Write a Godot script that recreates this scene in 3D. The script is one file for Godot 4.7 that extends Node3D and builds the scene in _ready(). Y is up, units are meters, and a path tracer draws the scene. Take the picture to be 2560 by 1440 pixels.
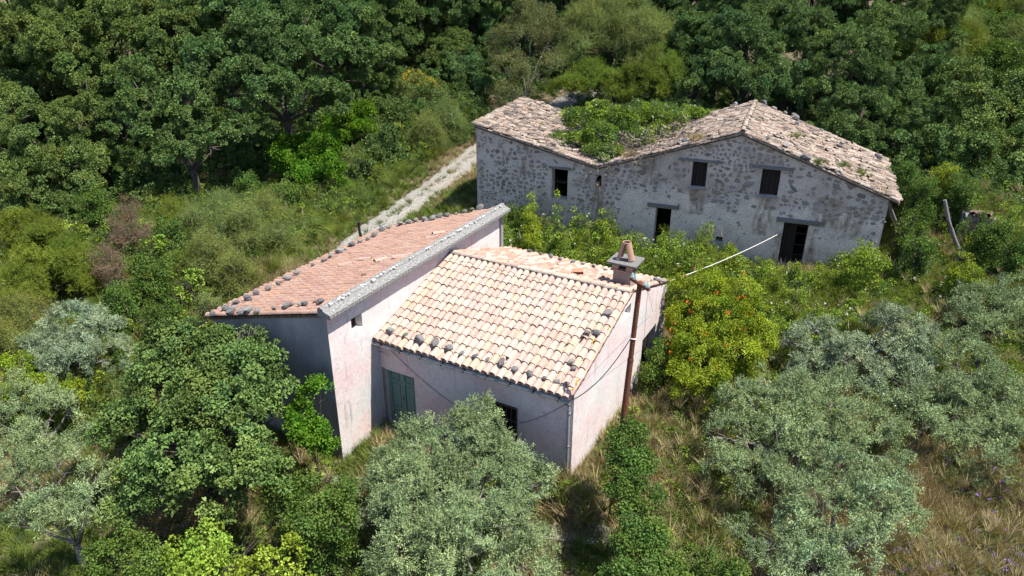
extends Node3D
# ---------------------------------------------------------------- frame
# x runs along the ridge of the pink house, -z runs away from the valley, y is up, metres.
const EYE := Vector3(12.993, 13.828, 14.903)
const FOCAL := 1801.6
var view: Basis
var rng := RandomNumberGenerator.new()
var taken := {}

func _ready() -> void:
	rng.seed = 20240611
	set_up_light()
	make_materials()
	build_setting()
	build_pink_house()
	build_stone_house()
	build_objects()
	build_plants()
	build_ground_cover()

func set_up_light() -> void:
	view = Basis.from_euler(Vector3(-0.442, 0.499, 0.003))
	var camera := Camera3D.new()
	camera.name = "camera"
	camera.transform = Transform3D(view, EYE)
	camera.fov = rad_to_deg(2.0 * atan(720.0 / FOCAL))
	camera.near = 0.1
	camera.far = 1500.0
	add_child(camera)
	camera.current = true
	var sky_look := ProceduralSkyMaterial.new()
	sky_look.sky_top_color = Color(0.42, 0.52, 0.68)
	sky_look.sky_horizon_color = Color(0.74, 0.78, 0.83)
	sky_look.sky_curve = 0.14
	sky_look.ground_bottom_color = Color(0.24, 0.26, 0.2)
	sky_look.ground_horizon_color = Color(0.5, 0.56, 0.58)
	sky_look.sky_energy_multiplier = 1.0
	var sky := Sky.new()
	sky.sky_material = sky_look
	var around := Environment.new()
	around.background_mode = Environment.BG_SKY
	around.sky = sky
	around.background_energy_multiplier = 1.0
	around.tonemap_mode = Environment.TONE_MAPPER_LINEAR
	around.tonemap_exposure = 2.35
	around.sdfgi_enabled = true
	around.ssao_enabled = true
	around.ssil_enabled = true
	var world := WorldEnvironment.new()
	world.name = "world"
	world.environment = around
	add_child(world)
	var sun := DirectionalLight3D.new()
	sun.name = "sun"
	sun.light_color = Color(1.0, 0.975, 0.93)
	sun.light_energy = 1.55
	sun.light_angular_distance = 0.5
	sun.shadow_enabled = true
	add_child(sun)
	sun.look_at_from_position(Vector3.ZERO, -Vector3(0.46, 1.0, -0.127), Vector3.UP)

# a pixel of the 2560 x 1440 photograph and the depth along the view axis
func pd(px: float, py: float, depth: float) -> Vector3:
	return EYE + view * (Vector3((px - 1280.0) / FOCAL, (720.0 - py) / FOCAL, -1.0) * depth)

# where that pixel's ray meets the terrain
func on_land(px: float, py: float) -> Vector3:
	var d := view * Vector3((px - 1280.0) / FOCAL, (720.0 - py) / FOCAL, -1.0)
	var t := 10.0
	while t < 200.0:
		var p := EYE + d * t
		if p.y <= land(p.x, p.z):
			break
		t += 0.1
	return EYE + d * t

# ---------------------------------------------------------------- naming
func numbered(called: String) -> String:
	if not taken.has(called):
		taken[called] = 0
		return called
	taken[called] += 1
	return "%s_%03d" % [called, taken[called]]

func tag(o: Node, label: String, category: String, group := "", kind := "") -> Node:
	o.set_meta("label", label)
	if category:
		o.set_meta("category", category)
	if group:
		o.set_meta("group", group)
	if kind:
		o.set_meta("kind", kind)
	return o

func thing(called: String, label: String, category: String, at := Vector3.ZERO, group := "", kind := "") -> Node3D:
	var o := Node3D.new()
	o.name = numbered(called)
	add_child(o)
	o.position = at
	tag(o, label, category, group, kind)
	return o

func part(called: String, mesh: Mesh, mat: Material, parent: Node, at := Transform3D()) -> MeshInstance3D:
	var o := MeshInstance3D.new()
	o.name = numbered(called) if parent == self else called
	o.mesh = mesh
	o.material_override = mat
	parent.add_child(o, true)
	o.transform = at
	return o

# ---------------------------------------------------------------- shapes
func begin() -> SurfaceTool:
	var st := SurfaceTool.new()
	st.begin(Mesh.PRIMITIVE_TRIANGLES)
	st.set_smooth_group(-1)
	return st

func done(st: SurfaceTool) -> ArrayMesh:
	st.generate_normals()
	return st.commit()

func tri(st: SurfaceTool, a: Vector3, b: Vector3, c: Vector3) -> void:
	st.add_vertex(a); st.add_vertex(b); st.add_vertex(c)

func quad(st: SurfaceTool, a: Vector3, b: Vector3, c: Vector3, d: Vector3) -> void:
	tri(st, a, b, c)
	tri(st, a, c, d)

# a box with chamfered-looking jitter of its corners
func box(st: SurfaceTool, lo: Vector3, hi: Vector3, wob := 0.0) -> void:
	var v := []
	for i in 8:
		v.append(Vector3(hi.x if i & 1 else lo.x, hi.y if i & 2 else lo.y, hi.z if i & 4 else lo.z) + (rv() * wob if wob > 0.0 else Vector3.ZERO))
	quad(st, v[4], v[6], v[7], v[5])
	quad(st, v[1], v[3], v[2], v[0])
	quad(st, v[5], v[7], v[3], v[1])
	quad(st, v[0], v[2], v[6], v[4])
	quad(st, v[2], v[3], v[7], v[6])
	quad(st, v[0], v[4], v[5], v[1])

func box_mesh(lo: Vector3, hi: Vector3, wob := 0.0) -> ArrayMesh:
	var st := begin()
	box(st, lo, hi, wob)
	return done(st)

# extrude a closed polygon (points in the x-y plane of `t`) along the z of `t`
func prism(st: SurfaceTool, pts: PackedVector2Array, t: Transform3D, length: float) -> void:
	var n := pts.size()
	for i in n:
		var a := pts[i]
		var b := pts[(i + 1) % n]
		quad(st, t * Vector3(a.x, a.y, 0), t * Vector3(b.x, b.y, 0), t * Vector3(b.x, b.y, length), t * Vector3(a.x, a.y, length))
	var tr := Geometry2D.triangulate_polygon(pts)
	for i in range(0, tr.size(), 3):
		for z in [0.0, length]:
			tri(st, t * Vector3(pts[tr[i]].x, pts[tr[i]].y, z), t * Vector3(pts[tr[i + 1]].x, pts[tr[i + 1]].y, z), t * Vector3(pts[tr[i + 2]].x, pts[tr[i + 2]].y, z))

func tube(st: SurfaceTool, pts: Array, radii: Array, sides := 7, caps := true) -> void:
	st.set_smooth_group(1)
	var rings := []
	for i in pts.size():
		var d: Vector3 = (pts[mini(i + 1, pts.size() - 1)] - pts[maxi(i - 1, 0)]).normalized()
		var x := d.cross(Vector3(0.31, 0.2, 0.93) if absf(d.y) > 0.9 else Vector3.UP).normalized()
		var z := x.cross(d)
		var ring := []
		for k in sides:
			var a := TAU * k / sides
			ring.append(pts[i] + (x * cos(a) + z * sin(a)) * radii[i])
		rings.append(ring)
	for i in pts.size() - 1:
		for k in sides:
			var m := (k + 1) % sides
			quad(st, rings[i][k], rings[i][m], rings[i + 1][m], rings[i + 1][k])
	if caps:
		st.set_smooth_group(-1)
		for e in [0, pts.size() - 1]:
			for k in sides:
				tri(st, pts[e], rings[e][k], rings[e][(k + 1) % sides])
	st.set_smooth_group(-1)

func tube_mesh(pts: Array, radii: Array, sides := 7) -> ArrayMesh:
	var st := begin()
	tube(st, pts, radii, sides)
	return done(st)

func sag(a: Vector3, b: Vector3, drop: float, n := 14) -> Array:
	var pts := []
	for i in n + 1:
		var t := float(i) / n
		pts.append(a.lerp(b, t) - Vector3(0, drop * 4.0 * t * (1.0 - t), 0))
	return pts

func cable(st: SurfaceTool, pts: Array, r: float, sides := 5) -> void:
	var rr := []
	for p in pts:
		rr.append(r)
	tube(st, pts, rr, sides)

# random vector in the unit cube, direction on the sphere
func rv() -> Vector3:
	return Vector3(rng.randf_range(-1, 1), rng.randf_range(-1, 1), rng.randf_range(-1, 1))

func rdir() -> Vector3:
	var y := rng.randf_range(-1, 1)
	var a := rng.randf_range(0, TAU)
	var s := sqrt(1.0 - y * y)
	return Vector3(cos(a) * s, y, sin(a) * s)

func rock(seed_: int, flat := 0.75) -> ArrayMesh:
	var r := RandomNumberGenerator.new()
	r.seed = seed_
	var pts := []
	var rings := 5
	var around := 8
	var cuts := []
	for i in 7:
		var y := r.randf_range(-1, 1)
		var a := r.randf_range(0, TAU)
		cuts.append([Vector3(cos(a) * sqrt(1 - y * y), y, sin(a) * sqrt(1 - y * y)), r.randf_range(0.55, 0.85)])
	for i in rings + 1:
		var row := []
		for k in around:
			var th := PI * i / rings
			var ph := TAU * (k + 0.5 * (i % 2)) / around
			var p := Vector3(sin(th) * cos(ph), cos(th), sin(th) * sin(ph))
			if i > 0 and i < rings:
				p *= r.randf_range(0.86, 1.1)
			for c in cuts:
				var over: float = p.dot(c[0]) - c[1]
				if over > 0.0:
					p -= c[0] * over
			row.append(p * Vector3(1.0, flat, 0.8))
		pts.append(row)
	var st := begin()
	for i in rings:
		for k in around:
			quad(st, pts[i][k], pts[i][(k + 1) % around], pts[i + 1][(k + 1) % around], pts[i + 1][k])
	return done(st)

# ---------------------------------------------------------------- materials
var M := {}

func noise(freq: float, oct := 4, kind := FastNoiseLite.TYPE_SIMPLEX_SMOOTH, s := 1) -> FastNoiseLite:
	var n := FastNoiseLite.new()
	n.noise_type = kind
	n.frequency = freq
	n.fractal_octaves = oct
	n.seed = s
	return n

# a tileable grey texture whose mean lies near 1, to multiply a colour with
func mottle(freq: float, lo: Color, hi: Color, s: int, size := 512, oct := 5) -> NoiseTexture2D:
	var t := NoiseTexture2D.new()
	t.width = size
	t.height = size
	t.seamless = true
	t.noise = noise(freq, oct, FastNoiseLite.TYPE_SIMPLEX_SMOOTH, s)
	var g := Gradient.new()
	g.offsets = PackedFloat32Array([0.15, 0.5, 0.85])
	g.colors = PackedColorArray([lo, lo.lerp(hi, 0.55), hi])
	t.color_ramp = g
	return t

func height_tex(freq: float, s: int, size := 512, oct := 5) -> NoiseTexture2D:
	var t := NoiseTexture2D.new()
	t.width = size
	t.height = size
	t.seamless = true
	t.noise = noise(freq, oct, FastNoiseLite.TYPE_SIMPLEX_SMOOTH, s)
	return t

func lin(r: float, g: float, b: float) -> Color:
	return Color(r, g, b).linear_to_srgb()

func matte(c: Color, rough := 0.85, tex: Texture2D = null, scale := 1.0, world := true) -> StandardMaterial3D:
	var m := StandardMaterial3D.new()
	m.albedo_color = c
	m.roughness = rough
	m.metallic_specular = 0.35
	if tex:
		m.albedo_texture = tex
		m.uv1_triplanar = true
		m.uv1_world_triplanar = world
		m.uv1_scale = Vector3.ONE * scale
	return m

func relief(m: StandardMaterial3D, tex: Texture2D, cm: float) -> StandardMaterial3D:
	m.heightmap_enabled = true
	m.heightmap_texture = tex
	m.heightmap_scale = cm
	return m

func leaf_mat(back: Color, rough := 0.5) -> StandardMaterial3D:
	var m := StandardMaterial3D.new()
	m.vertex_color_use_as_albedo = true
	m.albedo_color = Color.WHITE
	m.roughness = rough
	m.metallic_specular = 0.22
	m.backlight_enabled = true
	m.backlight = back
	m.cull_mode = BaseMaterial3D.CULL_DISABLED
	return m

func make_materials() -> void:
	var grain := mottle(0.02, Color(0.55, 0.55, 0.55), Color(1, 1, 1), 3)
	var fine := mottle(0.05, Color(0.62, 0.6, 0.58), Color(1, 1, 1), 4)
	var bumps := height_tex(0.03, 5)
	var coarse := height_tex(0.012, 6)
	# terracotta: six tints for each of the three roofs
	M.new_tile = []
	for c in [[0.56, 0.42, 0.355], [0.585, 0.465, 0.385], [0.51, 0.355, 0.30], [0.60, 0.495, 0.40], [0.53, 0.38, 0.335], [0.57, 0.43, 0.325]]:
		M.new_tile.append(matte(lin(c[0], c[1], c[2]), 0.8, fine, 0.9))
	M.old_tile = []
	for c in [[0.36, 0.275, 0.22], [0.43, 0.34, 0.275], [0.28, 0.225, 0.185], [0.48, 0.395, 0.325], [0.37, 0.26, 0.20], [0.18, 0.15, 0.13]]:
		M.old_tile.append(matte(lin(c[0], c[1], c[2]), 0.9, grain, 1.3))
	M.tile_many = matte(Color.WHITE, 0.82, fine, 0.9)
	M.tile_many.vertex_color_use_as_albedo = true
	M.tile_old_many = matte(Color.WHITE, 0.9, grain, 1.3)
	M.tile_old_many.vertex_color_use_as_albedo = true
	M.deck = matte(lin(0.16, 0.11, 0.08), 0.95, grain, 0.7)
	M.mortar = relief(matte(lin(0.22, 0.2, 0.19), 0.95, grain, 1.2), bumps, 1.2)
	M.cement = relief(matte(lin(0.30, 0.295, 0.285), 0.95, mottle(0.03, Color(0.5, 0.5, 0.5), Color(1, 1, 1), 8), 0.9), bumps, 0.25)
	M.stone = []
	for c in [[0.27, 0.26, 0.26], [0.33, 0.32, 0.315], [0.22, 0.215, 0.22], [0.40, 0.385, 0.37]]:
		M.stone.append(relief(matte(lin(c[0], c[1], c[2]), 0.95, grain, 3.0, false), bumps, 2.0))
	M.door = relief(matte(lin(0.21, 0.335, 0.31), 0.8, mottle(0.04, Color(0.5, 0.52, 0.5), Color(1, 1, 1), 12), 1.6), bumps, 0.3)
	M.dark_wood = matte(lin(0.035, 0.028, 0.024), 0.9, grain, 2.0)
	M.grey_wood = relief(matte(lin(0.24, 0.23, 0.22), 0.95, grain, 2.4, false), bumps, 1.0)
	M.iron = matte(lin(0.07, 0.045, 0.035), 0.7)
	M.zinc = matte(lin(0.42, 0.45, 0.47), 0.45, fine, 1.0)
	M.zinc.metallic = 0.35
	M.rust = relief(matte(lin(0.20, 0.075, 0.04), 0.75, mottle(0.03, Color(0.42, 0.38, 0.36), Color(1, 1, 1), 14), 1.3), bumps, 0.3)
	M.wire = matte(lin(0.06, 0.06, 0.06), 0.6)
	M.white_cable = matte(lin(0.62, 0.6, 0.57), 0.6)
	M.glass = StandardMaterial3D.new()
	M.glass.albedo_color = Color(0.62, 0.8, 0.78, 0.45)
	M.glass.transparency = BaseMaterial3D.TRANSPARENCY_ALPHA
	M.glass.roughness = 0.08
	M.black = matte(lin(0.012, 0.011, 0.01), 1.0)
	M.bark = relief(matte(lin(0.12, 0.10, 0.085), 0.95, grain, 1.5, false), bumps, 2.0)
	M.pale_bark = relief(matte(lin(0.27, 0.25, 0.22), 0.95, grain, 1.5, false), bumps, 2.0)
	M.sheet = matte(lin(0.45, 0.46, 0.47), 0.5, grain, 1.0)
	M.sheet.metallic = 0.3
	# leaves
	M.oak = leaf_mat(Color(0.5, 0.56, 0.32), 0.5)
	M.soft = leaf_mat(Color(0.72, 0.76, 0.42), 0.55)
	M.olive = leaf_mat(Color(0.4, 0.42, 0.36), 0.5)
	M.blade = leaf_mat(Color(0.66, 0.66, 0.42), 0.6)
	M.twig = leaf_mat(Color(0.05, 0.05, 0.05), 0.9)
	M.grain = grain
	M.fine = fine
	M.bumps = bumps
	M.coarse = coarse

# a picture of what a wall's surface is made of: f(u, y) gives its colour in metres
func surface_picture(w: int, h: int, f: Callable) -> ImageTexture:
	var im := Image.create(w, h, false, Image.FORMAT_RGB8)
	for j in h:
		for i in w:
			im.set_pixel(i, j, f.call((i + 0.5) / w, 1.0 - (j + 0.5) / h))
	return ImageTexture.create_from_image(im)

func painted(tex: Texture2D, rough := 0.92) -> StandardMaterial3D:
	var m := StandardMaterial3D.new()
	m.albedo_texture = tex
	m.roughness = rough
	m.metallic_specular = 0.3
	return m

# ---------------------------------------------------------------- walls
# A wall with real thickness: front face at o + u*U + y, holes cut through; uv covers [u0,u1] x [ybot,ytop].
func wall(called: String, parent: Node, o: Vector3, U: Vector3, N: Vector3, ybot: float, tops: Array, holes: Array, thick: float, mat: Material, step := 0.6, rough := 0.0, ytop := 0.0) -> MeshInstance3D:
	var u0: float = tops[0][0]
	var u1: float = tops[-1][0]
	if ytop == 0.0:
		for t in tops:
			ytop = maxf(ytop, t[1])
	var cuts := [u0, u1]
	for t in tops:
		cuts.append(t[0])
	for h in holes:
		cuts.append(h[0])
		cuts.append(h[2])
	var x := u0
	while x < u1:
		cuts.append(x)
		x += step
	cuts.sort()
	var us := [u0]
	for c in cuts:
		if c - us[-1] > 0.012:
			us.append(c)
	us[-1] = u1
	var top := func(u: float) -> float:
		for i in tops.size() - 1:
			if u <= tops[i + 1][0]:
				return lerpf(tops[i][1], tops[i + 1][1], (u - tops[i][0]) / (tops[i + 1][0] - tops[i][0]))
		return tops[-1][1]
	var lumps := noise(1.1, 3, FastNoiseLite.TYPE_SIMPLEX_SMOOTH, 77)
	var st := begin()
	var at := func(u: float, y: float, deep: float) -> void:
		var d := 0.0
		if deep == 0.0 and rough > 0.0:
			d = lumps.get_noise_2d(u, y) * rough
		st.set_uv(Vector2((u - u0) / (u1 - u0), 1.0 - (y - ybot) / (ytop - ybot)))
		st.add_vertex(o + U * u + Vector3.UP * y + N * (d - deep))
	var face := func(ua: float, ub: float, a0: float, b0: float, a1: float, b1: float, deep: float) -> void:
		at.call(ua, a0, deep); at.call(ua, a1, deep); at.call(ub, b1, deep)
		at.call(ua, a0, deep); at.call(ub, b1, deep); at.call(ub, b0, deep)
	for i in us.size() - 1:
		var ua: float = us[i]
		var ub: float = us[i + 1]
		var mid := (ua + ub) / 2
		var ta: float = top.call(ua)
		var tb: float = top.call(ub)
		var spans := []
		var y := ybot
		var here := holes.filter(func(h): return h[0] < mid and mid < h[2])
		here.sort_custom(func(p, q): return p[1] < q[1])
		for h in here:
			spans.append([y, y, h[1], h[1]])
			y = h[3]
		spans.append([y, y, ta, tb])
		for s in spans:
			var n := maxi(1, ceili((s[2] - s[0]) / step))
			st.set_smooth_group(2)
			for k in n:
				var f := float(k) / n
				var g := float(k + 1) / n
				face.call(ua, ub, lerpf(s[0], s[2], f), lerpf(s[1], s[3], f), lerpf(s[0], s[2], g), lerpf(s[1], s[3], g), 0.0)
			st.set_smooth_group(-1)
			face.call(ua, ub, s[0], s[1], s[2], s[3], thick)
		at.call(ua, ta, 0.0); at.call(ua, ta, thick); at.call(ub, tb, thick)
		at.call(ua, ta, 0.0); at.call(ub, tb, thick); at.call(ub, tb, 0.0)
	for e in [[u0, tops[0][1]], [u1, tops[-1][1]]]:
		at.call(e[0], ybot, 0.0); at.call(e[0], e[1], 0.0); at.call(e[0], e[1], thick)
		at.call(e[0], ybot, 0.0); at.call(e[0], e[1], thick); at.call(e[0], ybot, thick)
	for h in holes:
		var c := [[h[0], h[1]], [h[2], h[1]], [h[2], h[3]], [h[0], h[3]]]
		for k in 4:
			var a: Array = c[k]
			var b: Array = c[(k + 1) % 4]
			at.call(a[0], a[1], 0.0); at.call(b[0], b[1], 0.0); at.call(b[0], b[1], thick)
			at.call(a[0], a[1], 0.0); at.call(b[0], b[1], thick); at.call(a[0], a[1], thick)
	return part(called, done(st), mat, parent)

# ---------------------------------------------------------------- roof tiles
var tile_meshes := []

# half-pipe tile: runs down +z from z = 0 (upper, narrow end) to z = length (lower, wide end), arch up
func tile_mesh(length: float, r0: float, r1: float, rise: float, thick: float, segs := 6, chipped := 0.0) -> ArrayMesh:
	var st := begin()
	st.set_smooth_group(3)
	var ring := func(z: float, r: float, chip: float) -> Array:
		var out := []
		for k in segs + 1:
			var a := PI * k / segs
			out.append(Vector3(-cos(a) * r, sin(a) * r * rise, z - chip * (0.5 + 0.5 * sin(a * 3.0 + 1.0))))
		return out
	var o0: Array = ring.call(0.0, r0, 0.0)
	var o1: Array = ring.call(length, r1, chipped)
	var i0: Array = ring.call(0.0, r0 - thick, 0.0)
	var i1: Array = ring.call(length, r1 - thick, chipped)
	for k in segs:
		st.set_smooth_group(3)
		quad(st, o0[k], o0[k + 1], o1[k + 1], o1[k])
		st.set_smooth_group(4)
		quad(st, i0[k + 1], i0[k], i1[k], i1[k + 1])
		st.set_smooth_group(-1)
		quad(st, o1[k], o1[k + 1], i1[k + 1], i1[k])
	return done(st)

# A slope of tiles. o: lower-start corner on the bedding plane; A: along the eave; D: down the slope.
# keep(s, t): whether a tile at s metres along and t metres up from the eave belongs.
func tile_slope(o: Vector3, A: Vector3, D: Vector3, along: float, up: float, pitch: float, show: float, keep: Callable, jitter: float, palette: Array, missing := 0.0) -> Dictionary:
	var N := A.cross(D).normalized()
	if N.y < 0.0:
		N = -N
	var covers := []
	var pans := []
	var cols := int(along / pitch)
	var rows := ceili(up / show)
	for i in cols + 1:
		var shift := rng.randf_range(-0.03, 0.03) * jitter
		for j in rows:
			var s := (i + 0.5) * pitch
			var t := minf(j * show + shift, up - 0.3)
			if not keep.call(s, t + show * 0.5):
				continue
			for pan in 2:
				var ss := s + (pitch * 0.5 if pan else 0.0)
				if ss > along + 0.02 or (pan == 0 and rng.randf() < missing):
					continue
				var slip := rng.randf_range(-1, 1) * 0.012 * jitter
				if rng.randf() < 0.03 * jitter:
					slip += rng.randf_range(0.04, 0.16)
				var yaw := rng.randfn(0.0, 0.018) * jitter
				if rng.randf() < 0.02 * jitter:
					yaw += rng.randf_range(-0.3, 0.3)
				# each tile's lower end lies on top of the one below
				var b := Basis(A, N, D) if A.cross(N).dot(D) > 0.0 else Basis(-A, N, D)
				b = b.rotated(N, yaw).rotated(A, rng.randfn(0.0, 0.012) * jitter)
				var p := o + A * ss - D * (t + 0.45 - slip) + N * ((0.045 if pan == 0 else 0.085) + rng.randfn(0.0, 0.004) * jitter)
				b = b.rotated(A, (-1.0 if (A.cross(D)).y < 0.0 else 1.0) * 0.034)
				if pan:
					b = Basis(-b.x, -b.y, b.z)
				var entry := [Transform3D(b, p), rng.randi() % palette.size()]
				if pan:
					pans.append(entry)
				else:
					covers.append(entry)
	return {"covers": covers, "pans": pans}

# lay cover tiles: the largest in view one by one, the rest together; the channel tiles below as one part
func lay(parent: Node, slope: Dictionary, mesh: Mesh, palette: Array, colors: Array, many: Material, count: int, cover_name := "roof_tile") -> void:
	var list: Array = slope.covers
	list.sort_custom(func(a, b): return a[0].origin.distance_squared_to(EYE) < b[0].origin.distance_squared_to(EYE))
	for e in list.slice(0, count):
		part(cover_name, mesh, palette[e[1]], parent, e[0])
	batch("remaining_tiles", mesh, many, list.slice(count), colors, parent)
	batch("channel_tiles", mesh, many, slope.pans, colors, parent)

func batch(called: String, mesh: Mesh, mat: Material, list: Array, colors: Array, parent: Node) -> void:
	if list.is_empty():
		return
	var buf := PackedFloat32Array()
	for e in list:
		var t: Transform3D = e[0]
		var c: Color = colors[e[1]] if colors.size() else e[1]
		buf.append_array(PackedFloat32Array([t.basis.x.x, t.basis.y.x, t.basis.z.x, t.origin.x, t.basis.x.y, t.basis.y.y, t.basis.z.y, t.origin.y, t.basis.x.z, t.basis.y.z, t.basis.z.z, t.origin.z, c.r, c.g, c.b, 1.0]))
	swarm(called, mesh, mat, buf, parent)

func swarm(called: String, mesh: Mesh, mat: Material, buf: PackedFloat32Array, parent: Node) -> MultiMeshInstance3D:
	var mm := MultiMesh.new()
	mm.transform_format = MultiMesh.TRANSFORM_3D
	mm.use_colors = true
	mm.mesh = mesh
	mm.instance_count = buf.size() / 16
	mm.buffer = buf
	var o := MultiMeshInstance3D.new()
	o.name = numbered(called) if parent == self else called
	o.multimesh = mm
	o.material_override = mat
	o.set_meta("kind", "stuff")
	parent.add_child(o, true)
	return o

# ---------------------------------------------------------------- the land
const SPOTS := [[0, 1.9, -0.42], [-5, 2, -0.35], [6.7, -0.2, 0.08], [6.9, -4, 0.0], [7, -9, 0.0], [8.2, 0.7, -0.45], [6.6, 3.5, -0.8], [-4.6, 9, -1.5], [1, 6, -1.2], [12, 1, -0.8], [18, -3, -0.6], [13, -8, 0.1],
	[-6, -15.8, 0.7], [1, -16.3, 0.1], [6.7, -17.2, 0.25], [13.4, -18.2, 0.7], [18, -20, 1.0], [2, -11, -0.1], [-8.6, -7, 1.0], [-9.8, -12, 1.0], [-10.6, -17, 1.05], [-11.7, -22, 1.1], [-12.2, -27, 1.2],
	[-4, -7, 0.6], [-7, 0, 0.1], [-15, 2, 0.0], [-16, -8, 1.3], [-18, -18, 1.8], [-25, -6, 0.8], [-12, 8, -1.4], [22, -10, 0.2], [24, -24, 1.6], [6, -26, 1.6], [14, -28, 2.0], [-6, -28, 1.6]]

func land(x: float, z: float) -> float:
	var sum := 0.0
	var all := 0.0
	for s in SPOTS:
		var d: float = (x - s[0]) * (x - s[0]) + (z - s[1]) * (z - s[1]) + 2.0
		var w := 1.0 / (d * d)
		sum += w * s[2]
		all += w
	var far := -0.4785 * x - 0.8781 * z - 24.0
	var y := sum / all
	if far > 0.0:
		y += 0.19 * (sqrt(far * far + 36.0) - 6.0)
	return y + 0.05 * sin(x * 0.9 + sin(z * 0.7)) * cos(z * 0.8) 

var road_line := []

func road_at(s: float) -> Vector3:
	var i := clampi(int(s), 0, road_line.size() - 2)
	var a: Vector2 = road_line[maxi(i - 1, 0)]
	var b: Vector2 = road_line[i]
	var c: Vector2 = road_line[i + 1]
	var d: Vector2 = road_line[mini(i + 2, road_line.size() - 1)]
	var p := b.cubic_interpolate(c, a, d, s - i)
	return Vector3(p.x, 0, p.y)

func off_road(x: float, z: float) -> float:
	var best := 99.0
	for i in road_line.size() - 1:
		var p := Geometry2D.get_closest_point_to_segment(Vector2(x, z), road_line[i], road_line[i + 1])
		best = minf(best, p.distance_to(Vector2(x, z)))
	return best

func build_setting() -> void:
	# ground: one sheet, fine near the houses and coarse towards the horizon
	var n := 190
	var soil := StandardMaterial3D.new()
	soil.roughness = 1.0
	soil.metallic_specular = 0.2
	soil.albedo_texture = mottle(0.012, lin(0.045, 0.037, 0.023), lin(0.15, 0.12, 0.077), 21, 1024, 6)
	soil.uv1_triplanar = true
	soil.uv1_world_triplanar = true
	soil.uv1_scale = Vector3.ONE * 0.13
	relief(soil, M.bumps, 6.0)
	var st := begin()
	st.set_smooth_group(1)
	var xs := []
	for i in n + 1:
		var s := 2.0 * i / n - 1.0
		xs.append(38.0 * s + 420.0 * pow(absf(s), 5.0) * signf(s))
	var grid := []
	for j in n + 1:
		var row := []
		for i in n + 1:
			var p := Vector3(xs[i], 0, xs[j] - 12.0)
			p.y = land(p.x, p.z)
			row.append(p)
		grid.append(row)
	for j in n:
		for i in n:
			quad(st, grid[j][i], grid[j][i + 1], grid[j + 1][i + 1], grid[j + 1][i])
	tag(part("ground", done(st), soil, self), "dry brown earth of the overgrown hillside", "", "", "structure")
	# lane
	road_line = [Vector2(-7.0, 2), Vector2(-7.5, -3), Vector2(-8.2, -7.5), Vector2(-9.3, -11.5), Vector2(-9.9, -15), Vector2(-10.8, -19.5), Vector2(-11.5, -23.5), Vector2(-11.9, -28), Vector2(-11.4, -34), Vector2(-9.5, -41)]
	var gravel := StandardMaterial3D.new()
	gravel.roughness = 1.0
	gravel.metallic_specular = 0.25
	gravel.albedo_texture = mottle(0.02, lin(0.12, 0.11, 0.095), lin(0.30, 0.285, 0.26), 31, 1024, 6)
	gravel.uv1_triplanar = true
	gravel.uv1_world_triplanar = true
	gravel.uv1_scale = Vector3.ONE * 0.3
	relief(gravel, M.bumps, 1.2)
	st = begin()
	st.set_smooth_group(1)
	var wob := noise(0.35, 2)
	var rows := []
	var k := 0.0
	while k < road_line.size() - 1.01:
		var p := road_at(k)
		var d := (road_at(k + 0.1) - p).normalized()
		var side := Vector3(-d.z, 0, d.x)
		var half := 1.0 + 0.25 * wob.get_noise_1d(k * 9.0)
		var row := []
		for q in 9:
			var c := -1.0 + q / 4.0
			var v := p + side * (half * c + 0.18 * wob.get_noise_2d(k * 14.0, c * 3.0))
			v.y = land(v.x, v.z) + 0.09 - 0.05 * c * c + (-0.03 if absf(absf(c) - 0.5) < 0.1 else 0.0)
			if q == 0 or q == 8:
				v.y -= 0.12
			row.append(v)
		rows.append(row)
		k += 0.08
	for j in rows.size() - 1:
		for q in 8:
			quad(st, rows[j][q], rows[j][q + 1], rows[j + 1][q + 1], rows[j + 1][q])
	tag(part("road", done(st), gravel, self), "pale gravel lane running behind the pink house", "", "", "structure")

# ---------------------------------------------------------------- pink house
func mixed(a: Color, b: Color, t: float) -> Color:
	return a.lerp(b, clampf(t, 0.0, 1.0))

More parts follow.
